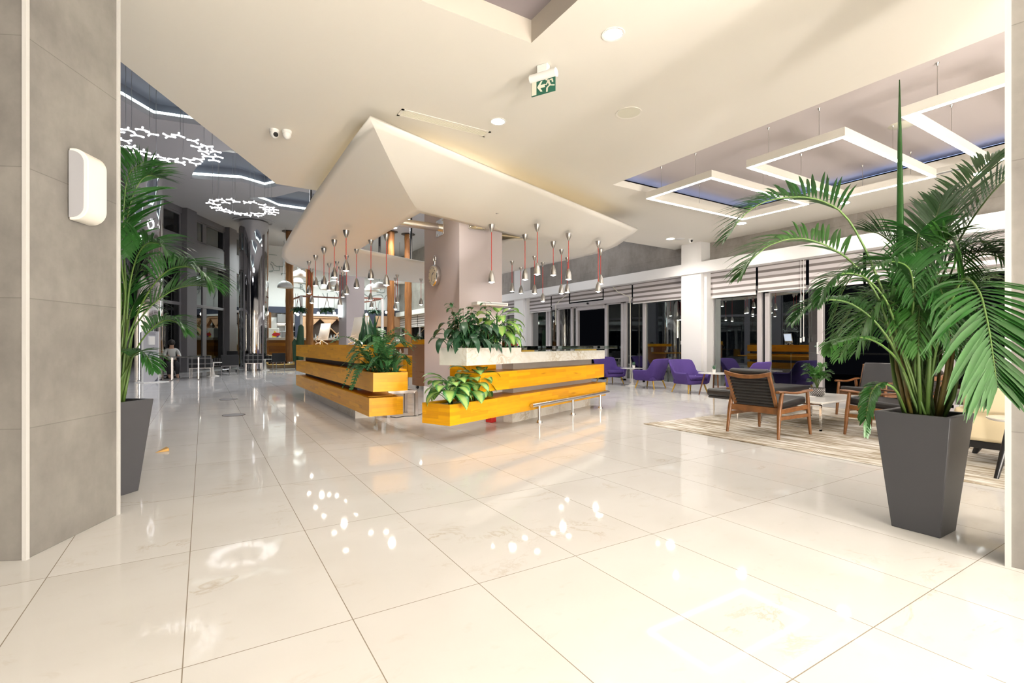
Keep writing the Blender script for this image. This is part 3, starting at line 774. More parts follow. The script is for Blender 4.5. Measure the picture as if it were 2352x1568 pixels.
m = MB(); rb(m, 1.62, 1.95, .05, .4, 1.066, 1.092); rb(m, LEN - .5, LEN - .3, .05, .4, 1.066, 1.092); m.build('shelf_support', 'light_wood', t)
m = MB(); rb(m, 1.7, LEN - .1, .46, .95, .70, .75); rb(m, 1.05, 1.66, .56, .95, .70, .92); m.build('inner_desk', 'honey_wood_angled', t)
# foot rail
t = thing('foot_rail', 'stainless steel foot rail on posts in front of the marble-topped counter', 'rail', at(1239, 970, z=0))
pp = [at(1238.5, 970.6, z=0), at(1315.4, 952.7, z=0), at(1378.5, 937.8, z=0)]
dr = (pp[2] - pp[0]).normalized(); zr = .275
ends = [pp[0] - dr * .20, pp[2] + dr * .38]; nb = Vector((-dr.y, dr.x, 0))
pts = [ends[0] + Vector((0, 0, zr)), ends[1] + Vector((0, 0, zr)), ends[1] + nb * .75 + Vector((0, 0, zr))]
MB().tube([pts[0], pts[1] - dr * .03, pts[1] + nb * .03, pts[2]], .03, 14).build('handrail', 'brushed_steel', t, smooth=True)
for p in pp + [ends[1] + nb * .6]:
    MB().cyl(p, p + Vector((0, 0, zr)), .024, n=14).lathe([(.05, 0), (.05, .015), (.03, .04)], 16, p).build('post', 'brushed_steel', t, smooth=True)
q = O + ax * 1.62 + bx * .52
tag(MB().obox(q, ax * -.12, bx * .12, (0, 0, .34)).build('fire_box', 'red_plastic', bevel=.01), 'small red metal box on the floor behind the marble plinth', 'box')
q = O + ax * 1.72 + bx * .30 + Vector((0, 0, 1.151))
tag(MB().obox(q, ax * .16, bx * .10, (0, 0, .035)).build('red_case', 'red_plastic', bevel=.008), 'small red case lying on the glass shelf beside the plants', 'case')

# back desks behind the counters
def desk_at(u0, u1, vtop, vbot, d): pass
t = thing('back_counter', 'low orange wood desk line with brown panel behind the ferns', 'counter', at(905, 883, d=14.3).xy.to_3d())
p0 = at(866, 792, d=15.2); p1 = at(957, 792, d=15.8); p0.z = p1.z = 0; dd = (p1 - p0).normalized(); nn = Vector((-dd.y, dd.x, 0))
MB().obox(p0 + Vector((0, 0, 1.10)), p1 - p0, nn * .35, (0, 0, .12)).build('worktop', 'honey_wood_angled', t, bevel=.004)
MB().obox(p0 + nn * .28 + Vector((0, 0, .05)), p1 - p0, nn * .04, (0, 0, 1.06)).build('back_panel', 'veneer', t)
MB().obox(p0 - nn * .62 + Vector((0, 0, .80)), (p1 - p0) * .8, nn * .9, (0, 0, .04)).build('desk_shelf', 'honey_wood_angled', t, bevel=.004)
MB().obox(p0 + (p1 - p0) * .73 + nn * .262 + Vector((0, 0, .86)), (p1 - p0) * .11, nn * .015, (0, 0, .2)).build('notice_sheet', 'paper', t)
q = p0 + (p1 - p0) * .52 - nn * .25 + Vector((0, 0, .84))
tag(MB().lathe([(.035, 0), (.035, .12), (.018, .17), (.018, .2)], 14, q).build('white_bottle', 'white_plastic', smooth=True), 'white plastic bottle on the desk behind the fern', 'bottle')
tag(MB().lathe([(.04, 0), (.045, .08)], 14, q + dd * .1).build('paper_cup', 'white_plastic', smooth=True), 'short white cup beside the white bottle on the back desk', 'cup')
tag(MB().obox(q - dd * .22, dd * .08, nn * .05, (0, 0, .12)).build('blue_box', 'navy_print', bevel=.004), 'small dark blue box on the desk behind the fern', 'box')
c = at(945, 883, z=0); t = thing('drawer_pedestal', 'orange wood drawer pedestal on a pale plinth behind the fern', 'pedestal', c)
w0 = at(937, 883, d=14.2).xy.to_3d(); w1 = at(957, 880, d=14.2).xy.to_3d()
MB().obox(w0 + Vector((0, 0, .24)), w1 - w0, nn * .5, (0, 0, .60)).obox(w0 - (w1 - w0) * .55 + Vector((0, 0, .24)), (w1 - w0) * .5, nn * .5, (0, 0, .60)).build('cabinet_body', 'honey_wood', t, bevel=.006)
MB().obox(w0 + (w1 - w0) * .1, (w1 - w0) * .8, nn * .45, (0, 0, .24)).build('plinth', 'white_paint', t)
w0 = at(958.5, 890, d=13.2).xy.to_3d(); w1 = at(981, 890, d=13.0).xy.to_3d()
t = thing('tall_cabinet', 'tall brown cabinet on castors with a planting top, against the clock column', 'cabinet', w0)
MB().obox(w0 + Vector((0, 0, .08)), w1 - w0, nn * .45, (0, 0, 1.10)).build('cabinet_body', 'veneer', t, bevel=.006)
MB().obox(w0 - nn * .02 + Vector((0, 0, 1.18)), w1 - w0, nn * .49, (0, 0, .13)).build('top_trough', 'honey_wood', t, bevel=.006)
for k in (.1, .85): MB().sphere(w0 + (w1 - w0) * k + nn * .05 + Vector((0, 0, .042)), .042, .02, .042).build('castor', 'black_plastic', t, smooth='full')
tp = w0 + (w1 - w0) * .5 + nn * .2 + Vector((0, 0, 1.31))
m = MB()
for k in range(26): m.leaf(tp + (w1 - w0) * random.uniform(-.45, .45), (random.uniform(-1, 1), random.uniform(-1, 1), random.uniform(.5, 1.2)), random.uniform(.12, .34), .025, .7)
tag(m.build('spider_plant', 'mid_leaf', smooth='full'), 'grassy green plant growing on top of the tall brown cabinet', 'plant')

# monitors on the left counter
def monitor(u, vb, w, lab, rz):
    p = at(u, vb, x=XF + .27); p = Vector((XF + .27, p.y, 1.168))
    if rz is None: rz = 0
    t = thing('desktop_monitor', lab, 'monitor', p, rz)
    hh = .37
    m = MB()
    n = 7; f = []; b = []
    for i in range(n + 1):
        x = -w / 2 + w * i / n; bul = .025 * (1 - (2 * x / w) ** 2)
        f.append((x, bul)); b.append(x)
    rows = [[(x, -.012 - bl * math.sin(PI * j / 6), .10 + hh * j / 6 + 0) for x, bl in f] for j in range(7)]
    back = [[(x, .0, .10 + hh * j / 6) for x, bl in f] for j in range(7)]
    m.box(-w / 2, w / 2, -.014, .0, .10, .10 + hh); m.grid(rows)
    tilt = Matrix.Rotation(math.radians(-12), 4, 'X')
    for k in range(len(m.v)): m.v[k] = tilt @ m.v[k]
    m.build('housing', 'white_plastic', t, smooth=True, local=True)
    s = MB().box(-w / 2 + .02, w / 2 - .02, .001, .004, .16, .10 + hh - .02)
    for k in range(len(s.v)): s.v[k] = tilt @ s.v[k]
    s.build('screen', 'screen_glow', t, local=True)
    m = MB()
    for a in (-1, 1): m.tube([(0, -.02, .10), (0, -.05, .05), (a * .1, -.10, .012)], .012, 8).tube([(0, -.02, .10), (a * .11, .07, .012)], .012, 8)
    m.build('stand', 'white_plastic', t, smooth=True, local=True)
    MB().tube([(0, -.02, .16), (-.06, -.08, .14), (-.09, -.10, .08), (-.03, -.07, .03)], .006, 6).build('cable', 'white_plastic', t, smooth=True, local=True)
monitor(740, 793, .40, 'white desktop monitor seen from behind, far one on the wood counter', math.radians(-72))
monitor(820, 793, .42, 'white desktop monitor seen from behind, near one beside the snake plant', math.radians(-72))

# ================================================================== CEILING FIXTURES
def downlight(p, r, lab, power, col=(1, .93, .82), spread=2.3, z=None):
    t = thing('downlight', lab, 'downlight', p, 0, 'recessed downlights')
    MB().lathe([(r, -.004), (r + .022, -.006), (r + .022, 0), (r, 0)], 32, p, closed=True).build('trim_ring', 'white_plastic', t, smooth=True)
    MB().lathe([(0.0, -.003), (r, -.003)], 32, p).build('lens', 'downlight_glow', t)
    if power: lamp('downlight_lamp', (p.x, p.y, p.z - .03), power, col, spread, .75, .07)
DL = [((2.95, 3.13), 'brightest round ceiling downlight, right of the skylight recess'), ((2.95, 5.07), 'round ceiling downlight in front of the long air vent'),
      ((9.84, 8.41), 'round downlight beside the ceiling speaker near the middle white pillar'), ((9.91, 6.54), 'round downlight on the soffit below the smallest square light frame'), ((10.14, 2.70), 'large round downlight on the soffit among the palm tips'), ((10.1, 4.6), 'round downlight on the soffit hidden behind the palm')]
for q in ((3.0, 7.0), (4.9, 5.3), (8.6, 7.2), (.6, 7.4), (9.6, 8.6)): lamp('fill_spot', (*q, CZ - .03), 62, (1, .95, .88), 2.5, .9, .05)  # extra spots without fittings, added to brighten the counters and floor
for (x, y), lab in DL: downlight(Vector((x, y, CZ)), .075 if x < 5 else .09, lab, 32 if x < 5 else 45)
BK = [((.0, -1.5), 'ceiling downlight behind the viewer, first'), ((2.95, -.9), 'ceiling downlight behind the viewer, second'), ((4.6, .6), 'ceiling downlight to the side of the viewer'), ((2.95, 1.1), 'ceiling downlight above the viewer'), ((-.3, 1.2), 'ceiling downlight beside the skylight recess'), ((.3, 3.9), 'ceiling downlight near the grey pillar'), ((5.1, 5.0), 'ceiling downlight over the open marble floor'), ((4.9, 2.6), 'ceiling downlight over the floor near the rug')]
def bulb(name, p, power, col, r=.15):
    l = bpy.data.lights.new(name, 'POINT'); l.energy = power; l.color = col; l.shadow_soft_size = r
    o = bpy.data.objects.new(name, l); COL.objects.link(o); o.location = p; return o
# added fill lamps without bodies, low behind the viewer, to brighten the ceiling
for p, e in [((.9, -3.9, .75), 235), ((3.4, -3.9, .75), 250), ((4.5, -4.5, .75), 120)]:
    bulb('fill_lamp', p, e * 2.15, (1, .945, .88), .25)
t = thing('ceiling_speaker', 'flat round cream loudspeaker grille in the lobby ceiling', 'speaker', (4.10, 4.10, CZ))
MB().lathe([(.125, -.004), (.145, -.007), (.145, 0), (.125, 0)], 36, (4.10, 4.10, CZ), closed=True).build('rim', 'ivory_plastic', t, smooth=True)
MB().lathe([(0, -.006), (.125, -.004)], 36, (4.10, 4.10, CZ)).build('grille', 'sign_ivory', t, smooth=True)
t = thing('ceiling_speaker', 'round loudspeaker disc on the raised tray ceiling behind the palm spike', 'speaker', (7.79, 2.85, TZ))
MB().lathe([(0, -.02), (.13, -.012), (.15, 0)], 32, (7.79, 2.85, TZ)).build('grille', 'sign_ivory', t, smooth=True)
t = thing('ceiling_speaker', 'small round speaker on the soffit beside the middle pillar', 'speaker', (10.05, 8.30, CZ))
MB().lathe([(0, -.012), (.10, -.008), (.12, 0)], 32, (10.05, 8.30, CZ)).build('grille', 'white_plastic', t, smooth=True)
t = thing('air_vent', 'long narrow linear air vent in the lobby ceiling above the canopy', 'vent', (2.45, 5.45, CZ))
MB().box(1.88, 3.02, 5.36, 5.385, CZ - .006, CZ).box(1.88, 3.02, 5.515, 5.54, CZ - .006, CZ).box(1.88, 1.91, 5.36, 5.54, CZ - .006, CZ).box(2.99, 3.02, 5.36, 5.54, CZ - .006, CZ).build('frame', 'ivory_plastic', t)
m = MB().box(1.91, 2.99, 5.385, 5.515, CZ - .003, CZ)
for k in range(6): m.box(1.91, 2.99, 5.39 + k * .021, 5.398 + k * .021, CZ - .006, CZ - .001)
m.build('louvres', 'sign_ivory', t)
t = thing('air_vent', 'long slot air vent in the soffit under the square light frames', 'vent', (9.6, 3.6, CZ))
MB().box(9.55, 9.66, 2.4, 5.4, CZ - .006, CZ).build('frame', 'white_plastic', t)
MB().box(9.58, 9.63, 2.45, 5.35, CZ - .010, CZ - .004).build('slot', 'steel_grey', t)
def dome_cam(x, y, lab, dirv, lens):
    t = thing('security_camera', lab, 'camera', (x, y, CZ))
    MB().lathe([(.055, 0), (.055, -.03), (.045, -.04)], 24, (x, y, CZ)).build('mount', 'white_plastic', t, smooth=True)
    c = Vector((x, y, CZ - .05)); MB().sphere(c, .05, .05, .055).build('housing', 'white_plastic', t, smooth='full')
    if lens:
        d = Vector(dirv).normalized(); MB().cyl(c + d * .02, c + d * .054, .034, .026, 18).build('lens', 'black_plastic', t, smooth=True)
dome_cam(.735, 6.71, 'white ball security camera with a black lens facing the room', (.3, -.9, -.45), True)
dome_cam(.87, 6.66, 'white egg-shaped sensor beside the black-lens ball camera', (0, 0, -1), False)
dome_cam(10.27, 8.15, 'small white security camera at the soffit above the middle pillar', (-.3, -.9, -.2), True)
o = MB().lathe([(.06, 0), (.06, -.03), (.04, -.075), (0, -.08)], 20, (7.6, 7.9, CZ)).build('alarm_beacon', 'orange_red', smooth=True)
tag(o, 'red alarm beacon on the ceiling just above the canopy rim', 'beacon')
# exit sign
ex = at(1248, 150, z=CZ); t = thing('exit_sign', 'green running-man exit sign with arrow hanging from the lobby ceiling', 'sign', ex, 0)
du = Vector((.975, -.22, 0)).normalized()
du = Vector((.47, -.88, 0)).normalized(); dn = Vector((du.y, -du.x, 0))
c = ex + Vector((0, 0, 0))
MB().obox(c - du * .055 - dn * .03, du * .11, dn * .06, (0, 0, -.07)).build('ceiling_mount', 'white_plastic', t, bevel=.006)
MB().cyl(c - du * .135 + Vector((0, 0, -.10)), c + du * .135 + Vector((0, 0, -.10)), .04, n=20).build('lamp_housing', 'white_plastic', t, smooth=True)
px0 = c - du * .125 + Vector((0, 0, -.27)); W_, H_ = .25, .145
MB().obox(px0 - dn * .004, du * W_, dn * .008, (0, 0, H_)).build('sign_panel', 'sign_green', t)
def flatpoly(m, pts, off=.0065, th=.001):
    P = [px0 + du * (x * W_) + Vector((0, 0, y * H_)) + dn * off for x, y in pts]
    n = len(P); m.add([p for p in P] + [p + dn * th for p in P], [list(range(n)), list(range(n, 2 * n))[::-1]] + [(i, (i + 1) % n, n + (i + 1) % n, n + i) for i in range(n)])
m = MB()
flatpoly(m, [(.02, .04), (.22, .04), (.22, .93), (.02, .93)])
flatpoly(m, [(.25, .5), (.40, .84), (.48, .84), (.39, .60), (.58, .60), (.58, .40), (.39, .40), (.48, .16), (.40, .16)])
def limb(a, b, w):
    a, b = Vector(a), Vector(b); d = (b - a); L = d.length; d.normalize(); asp = H_ / W_
    n = Vector((-d.y * asp, d.x / asp)) * 1.0; n = Vector((-(b.y - a.y) * asp, (b.x - a.x) / asp)); n = n.normalized() * w
    n = Vector((n.x * 1, n.y * 1)); flatpoly(m, [a - n * .5 - d * .01, b - n * .5 + d * .01, b + n * .5 + d * .01, a + n * .5 - d * .01])
limb((.70, .80), (.80, .42), .09); limb((.79, .44), (.97, .36), .07); limb((.79, .46), (.66, .30), .075); limb((.67, .32), (.66, .06), .07)
limb((.72, .74), (.88, .80), .06); limb((.87, .80), (.90, .60), .06); limb((.71, .74), (.63, .52), .06); limb((.63, .54), (.55, .58), .05)
flatpoly(m, [(.645 + .05 * math.cos(2 * PI * k / 12), .885 + .085 * math.sin(2 * PI * k / 12)) for k in range(12)])
m.build('pictogram', 'sign_ivory', t)

# LED frame pendants over the lounge
def led_frame(x0, x1, y0, y1, z, lab):
    t = thing('led_frame_pendant', lab, 'pendant light', ((x0 + x1) / 2, (y0 + y1) / 2, z + .11), 0, 'square LED frame pendants')
    w = .055
    m = MB(); m.box(x0, x1, y0, y0 + w, z + .004, z + .11).box(x0, x1, y1 - w, y1, z + .004, z + .11).box(x0, x0 + w, y0 + w, y1 - w, z + .004, z + .11).box(x1 - w, x1, y0 + w, y1 - w, z + .004, z + .11)
    m.build('frame', 'cream_paint', t)
    g = .004; m = MB(); m.box(x0 + g, x1 - g, y0 + g, y0 + w - g, z - .002, z + .004).box(x0 + g, x1 - g, y1 - w + g, y1 - g, z - .002, z + .004).box(x0 + g, x0 + w - g, y0 + w - g, y1 - w + g, z - .002, z + .004).box(x1 - w + g, x1 - g, y0 + w - g, y1 - w + g, z - .002, z + .004)
    m.build('diffuser', 'led_frame_glow', t)
    for x, y in ((x0 + .03, y0 + .3), (x0 + .03, y1 - .3), (x1 - .03, y0 + .3), (x1 - .03, y1 - .3), ((x0 + x1) / 2, y0 + .03), ((x0 + x1) / 2, y1 - .03)):
        MB().cyl((x, y, z + .11), (x, y, TZ), .004, n=6).cyl((x, y, TZ - .03), (x, y, TZ), .006, .018, 10).build('cable', 'nickel', t, smooth=True)
led_frame(6.27, 8.92, 4.61, 5.87, 3.6, 'smallest-looking square LED frame, furthest over the lounge with its whole outline visible')
led_frame(6.35, 9.02, 2.88, 4.12, 3.6, 'middle square LED frame over the black leather chairs')
led_frame(6.35, 8.95, 1.10, 2.33, 3.6, 'nearest square LED frame, cut by the right pillar')

# ring chandeliers in the hall
def chandelier(c, lab, R=1.0):
    t = thing('ring_chandelier', lab, 'chandelier', c, 0, 'ring chandeliers of branching light tubes')
    k = 0; rnd = random.Random(3)
    for ring, rr in ((19, R * .95), (15, R * .74)):
        for i in range(ring):
            a = 2 * PI * i / ring + (0 if ring == 19 else .17)
            if rnd.random() < .14: continue
            p = Vector((rr * math.cos(a), rr * math.sin(a), rnd.uniform(-.015, .015))); h = rnd.uniform(0, 2 * PI); L = .125
            m = MB()
            for j in range(3): 
                q = p + Vector((math.cos(h + j * 2.094), math.sin(h + j * 2.094), 0)) * L
                m.tube([p, p.lerp(q, .5), q], [.015, .013, .019], 7)
                m.sphere(q, .020, n=7, m=5)
            m.build('light_tube', 'tube_glow', t, smooth='full', local=True)
    for i in range(10):
        a = 2 * PI * i / 10; top = Vector((.42 * math.cos(a) , .42 * math.sin(a) + .3, HZ + .5 - c.z))
        MB().cyl((R * .86 * math.cos(a), R * .86 * math.sin(a), 0), (R * .86 * math.cos(a), R * .86 * math.sin(a), HZ + .5 - c.z), .006, n=5).build('cable', 'steel_grey', t, local=True)
    for dx, dy, r in ((-.55, .25, .3), (.35, .1, .32), (.1, -.6, .28)):
        pts = [(dx + r * (1 + .35 * math.sin(3 * b + dx * 9)) * math.cos(b), dy + r * .6 * (1 + .35 * math.sin(3 * b + dx * 9)) * math.sin(b)) for b in [2 * PI * q / 24 for q in range(24)]]
        MB().prism(pts, HZ + .45 - c.z, HZ + .52 - c.z).build('ceiling_plate', 'white_plastic', t, local=True, bevel=.01)
chandelier(at(385, 340, z=5.6), 'larger-looking ring chandelier of white branching tubes, nearest the left palm', 1.0)
chandelier(at(558, 478, z=5.6), 'smaller-looking ring chandelier of white branching tubes, above the far mirrored column', .98)

# ================================================================== WALL FITTINGS
# sconce on the left pillar (local frame: s along pillar face, n outwards)
pn = Vector((e1.y, -e1.x, 0)); sc = at(197, 430, d=3.06)
sc = A + e1 * ((sc - A).dot(e1)); sc.z = at(197, 430, d=3.05).z
t = thing('wall_sconce', 'cream half-round wall lamp with grey side panel on the left concrete pillar', 'wall lamp', sc)
def arch(s0, s1, w, h, cr, n=8):
    """outline seen along the wall: flat on the wall, rounded outer corners"""
    pts = [(0, -h / 2), (w - cr, -h / 2)]
    pts += [(w - cr + cr * math.sin(a), -h / 2 + cr - cr * math.cos(a)) for a in [PI / 2 * k / n for k in range(1, n + 1)]]
    pts += [(w - cr + cr * math.cos(a), h / 2 - cr + cr * math.sin(a)) for a in [PI / 2 * k / n for k in range(0, n + 1)]]
    return pts + [(0, h / 2)]
def arch_solid(m, s0, s1, w, h, cr):
    P = arch(s0, s1, w, h, cr); n = len(P)
    m.add([sc + e1 * s0 + pn * x + Vector((0, 0, z)) for x, z in P] + [sc + e1 * s1 + pn * x + Vector((0, 0, z)) for x, z in P],
          [list(range(n)), list(range(n, 2 * n))[::-1]] + [(i, (i + 1) % n, n + (i + 1) % n, n + i) for i in range(n)]); return m
arch_solid(MB(), -.075, .085, .105, .43, .085).build('housing', 'ivory_plastic', t, bevel=.004, smooth=True)
arch_solid(MB(), -.079, -.074, .082, .40, .07).build('side_panel', 'frosted_glass', t)
MB().cyl(sc + e1 * -.0785 + pn * .012 + Vector((0, 0, .11)), sc + e1 * -.074 + pn * .012 + Vector((0, 0, .11)), .004, n=8).cyl(sc + e1 * -.0785 + pn * .012 + Vector((0, 0, -.11)), sc + e1 * -.074 + pn * .012 + Vector((0, 0, -.11)), .004, n=8).build('screw', 'black_plastic', t)
# lit wall lamp on the far column
p = at(783, 712, x=5.70); t = thing('wall_sconce', 'glowing white vertical wall lamp on the far grey column', 'wall lamp', p)
MB().box(5.60, 5.71, p.y - .10, p.y + .10, p.z - .36, p.z + .36).build('housing', 'ivory_plastic', t, bevel=.02)
MB().box(5.585, 5.60, p.y - .09, p.y + .09, p.z - .34, p.z + .34).box(5.61, 5.70, p.y - .115, p.y - .10, p.z - .34, p.z + .34).build('diffuser', 'wall_lamp_glow', t)
# pocket-watch clock on the left face of the clock column
p = at(1003, 633, x=3.66); t = thing('wall_clock', 'wall clock shaped like an old pocket watch on the mauve column', 'clock', (3.67, p.y, p.z))
R_ = .20
def xdisc(m, x0, x1, r0, r1, n=36, cy=p.y, cz=p.z): return m.tube([(x0, cy, cz), (x1, cy, cz)], [r0, r1], n)
MB().tube([(3.67, p.y, p.z), (3.63, p.y, p.z), (3.59, p.y, p.z), (3.575, p.y, p.z)], [R_ * .92, R_, R_ * .98, R_ * .90], 40).build('case', 'brushed_steel', t, smooth=True)
xdisc(MB(), 3.576, 3.571, R_ * .86, R_ * .86).build('dial', 'clock_face', t)
m = MB()
for k in range(12):
    a = 2 * PI * k / 12; m.bar((3.568, p.y + .135 * math.sin(a), p.z + .135 * math.cos(a)), (3.568, p.y + .160 * math.sin(a), p.z + .160 * math.cos(a)), .012, .004)
m.build('numerals', 'ink', t)
m = MB().bar((3.566, p.y, p.z), (3.566, p.y - .07, p.z + .05), .014, .004).bar((3.566, p.y, p.z), (3.566, p.y + .03, p.z - .11), .010, .004); m.build('hands', 'ink', t)
m = MB().cyl((3.62, p.y, p.z + R_), (3.62, p.y, p.z + R_ + .06), .022, .028, 16)
m.tube([(3.62, p.y + .055 * math.sin(2 * PI * k / 24), p.z + R_ + .10 + .06 * math.cos(2 * PI * k / 24)) for k in range(25)], .010, 8, caps=False)
m.build('crown_loop', 'brushed_steel', t, smooth=True)
# white bar light on the right face of the clock column
p = at(1110, 699, y=7.58); t = thing('bar_light', 'white horizontal bar fitting on the pale face of the clock column', 'light', (4.17, 7.61, p.z))
MB().box(3.90, 4.51, 7.40, 7.61, p.z - .025, p.z + .03).build('housing', 'white_plastic', t, bevel=.008)
MB().box(4.0, 4.48, 7.393, 7.40, p.z - .002, p.z + .012).build('slot', 'frosted_glass', t)
p = at(1152, 757, y=7.6); tag(MB().box(4.44, 4.50, 7.595, 7.61, p.z - .05, p.z + .05).build('wall_switch', 'white_plastic', bevel=.004), 'small white switch on the pale face of the clock column beside the lime leaves', 'switch')

# ================================================================== KIOSK by the left mirrored column
k0 = at(329, 879, z=0); k1 = at(361, 877, z=0); kd = (k1 - k0).normalized(); kn = Vector((kd.y, -kd.x, 0)); kw = .44; kh = 1.57
t = thing('sanitizer_kiosk', 'slim grey totem with dispenser, printed emblem and name, before the left mirrored column', 'kiosk', k0)
MB().obox(k0 + Vector((0, 0, .02)), kd * kw, kn * -.06, (0, 0, kh)).build('panel', 'kiosk_grey', t, bevel=.004)
MB().obox(k0 - kd * .02 + Vector((0, 0, .02)), kd * .02, kn * -.07, (0, 0, kh)).obox(k0 + kd * kw + Vector((0, 0, .02)), kd * .02, kn * -.07, (0, 0, kh)).build('side_trim', 'white_plastic', t)
MB().obox(k0 - kd * .12 + kn * .25, kd * (kw + .3), kn * -.5, (0, 0, .02)).build('base_plate', 'white_plastic', t, bevel=.004)
MB().obox(k0 + kd * .12 + kn * .0 + Vector((0, 0, 1.17)), kd * .17, kn * .09, (0, 0, .26)).build('dispenser', 'white_plastic', t, bevel=.012)
def kpt(x, z, o=.002): return k0 + kd * x + kn * o + Vector((0, 0, z))
def kline(m, a, b, w): m.bar(kpt(*a), kpt(*b), w, .002, up=kn)
m = MB()
for z, a, b in ((1.55, .08, .36), (1.51, .12, .34), (1.48, .16, .36)): kline(m, (a, z), (b, z), .012)
kline(m, (.20, 1.06), (.31, 1.085), .012); kline(m, (.23, 1.03), (.31, 1.035), .012)
# emblem: a face in profile with hair
for k in range(16):
    a0, a1 = PI * .35 + k * PI * 1.05 / 16, PI * .35 + (k + 1) * PI * 1.05 / 16
    kline(m, (.23 + .085 * math.cos(a0), .80 + .14 * math.sin(a0)), (.23 + .085 * math.cos(a1), .80 + .14 * math.sin(a1)), .035 * math.sin(PI * (k + 1.5) / 19) + .004)
kline(m, (.25, .93), (.285, .88), .012); kline(m, (.285, .88), (.30, .84), .010); kline(m, (.30, .84), (.285, .80), .010); kline(m, (.285, .80), (.25, .78), .014)
for k in range(8):
    s = k / 7; kline(m, (.25 + .02 * math.sin(s * 3), .76 - .12 * s), (.25 + .02 * math.sin(s * 3 + .4), .745 - .12 * s), .05 * math.sin(PI * (s * .9 + .1)) + .006)
for k in range(3): kline(m, (.33 + .02 * k, .03 + .0 * k), (.42, .14 - .035 * k), .016)
m.build('emblem', 'ink', t)
def text_mesh(s, size, origin, xd, yd, name, mat, parent, ext=.001):
    cu = bpy.data.curves.new('lettering', 'FONT'); cu.body = s; cu.size = size; cu.extrude = ext; cu.align_x = 'CENTER'
    ob = bpy.data.objects.new('lettering_tmp', cu); COL.objects.link(ob); bpy.context.view_layer.update()
    me = bpy.data.meshes.new_from_object(ob.evaluated_get(bpy.context.evaluated_depsgraph_get()))
    COL.objects.unlink(ob); bpy.data.objects.remove(ob)
    zd = Vector(xd).cross(Vector(yd)); off = WORLD[parent.name]
    for v in me.vertices: v.co = Vector(origin) + Vector(xd) * v.co.x + Vector(yd) * v.co.y + zd * v.co.z - off
    me.materials.append(M[mat]); o = bpy.data.objects.new(name, me); COL.objects.link(o); o.parent = parent; return o
text_mesh('SELENE', .095, kpt(.225, .565), kd, (0, 0, 1), 'lettering', 'ink', t)
m = MB(); kline(m, (.08, .535), (.37, .535), .006); m.build('underline', 'ink_light', t)

# ================================================================== LOUNGE
struct_rug = tag(MB().box(5.5, 9.85, -2.5, 5.2, 0.0, .012).build('rug', 'rug_pile', bevel=.004), 'large streaky beige and cream rug under the black leather chairs', 'rug')
RZ = .012
def lounge_chair():
    t = thing('lounge_chair', '', 'chair')
    for sx in (-1, 1):
        x = sx * .335
        MB().tube([(x + sx * .012, .37, 0), (x, .345, .30), (x, .32, .545)], [.017, .026, .020], 10).build('leg', 'walnut', t, smooth=True, local=True)
        MB().tube([(x + sx * .012, -.36, 0), (x, -.32, .33), (x, -.27, .52), (x, -.255, .56)], [.017, .028, .024, .020], 10).build('leg', 'walnut', t, smooth=True, local=True)
        pts = [(-.36, .575, .030), (-.29, .578, .044), (-.22, .572, .034), (-.10, .555, .024), (.06, .545, .024), (.20, .553, .030), (.30, .562, .042), (.38, .566, .040), (.43, .566, .018)]
        rows = []
        for y, z, w in pts:
            rows.append([(x - w, y, z), (x - w * .6, y, z + .013), (x + w * .6, y, z + .013), (x + w, y, z), (x + w * .6, y, z - .014), (x - w * .6, y, z - .014), (x - w, y, z)])
        m = MB().grid(rows); m.add(rows[0][:6], [tuple(range(6))]); m.add(rows[-1][:6], [tuple(range(6))[::-1]])
        m.build('armrest', 'walnut', t, smooth=True, local=True)
        MB().bar((x, -.30, .33), (x, .34, .36), .026, .055).bar((x, -.325, .25), (x, .35, .25), .022, .045).build('side_rail', 'walnut', t, bevel=.004, local=True)
    MB().bar((-.33, -.31, .335), (.33, -.31, .335), .028, .08).build('cross_rail', 'walnut', t, bevel=.004, local=True)
    MB().bar((-.33, .335, .33), (.33, .335, .33), .026, .05).build('cross_rail', 'walnut', t, bevel=.004, local=True)
    # back frame: two raking posts, bottom rail and a dipped top rail
    def bp(x, s): return Vector((x, -.26 - .20 * s, .34 + .46 * s))
    m = MB()
    for sx in (-1, 1): m.bar(bp(sx * .275, -.08), bp(sx * .285, 1.0), .045, .03, up=(0, 1, .4))
    m.bar(bp(-.27, .06), bp(.27, .06), .03, .05, up=(0, 1, .4))
    m.build('back_frame', 'walnut', t, bevel=.006, local=True)
    rows = []
    for k in range(13):
        x = -.31 + .62 * k / 12; dip = .045 * (1 - (x / .31) ** 2); c = bp(x, 1.0) + Vector((0, -.012 * (1 - (x / .31) ** 2), -dip)); w = .026
        rows.append([c + Vector((0, -.016, -w)), c + Vector((0, -.020, w * .7)), c + Vector((0, -.006, w)), c + Vector((0, .014, w * .7)), c + Vector((0, .016, -w)), c + Vector((0, -.016, -w))])
    m = MB().grid(rows); m.add(rows[0][:5], [tuple(range(5))]); m.add(rows[-1][:5], [tuple(range(5))[::-1]]); m.build('top_rail', 'walnut', t, smooth=True, local=True)
    m = MB()
    for k in range(9):
        s = .12 + .088 * k; m.bar(bp(-.262, s) + Vector((0, -.004, 0)), bp(.262, s) + Vector((0, -.004, 0)), .006, .034, up=(0, .4, 1))
    m.build('back_straps', 'strap_leather', t, local=True)
    m = MB(); a, b = bp(0, .02) + Vector((0, .05, 0)), bp(0, 1.10) + Vector((0, .05, 0)); m.bar(a, b, .53, .085, up=(0, 1, .4)); m.build('back_cushion', 'black_leather', t, bevel=.03, bseg=3, local=True)
    rows = MB(); rows.obox((-.295, -.26, .335), (.59, 0, 0), (0, .64, .055), (0, -.008, .095)); rows.build('seat_cushion', 'black_leather', t, bevel=.03, bseg=3, local=True)
    return t
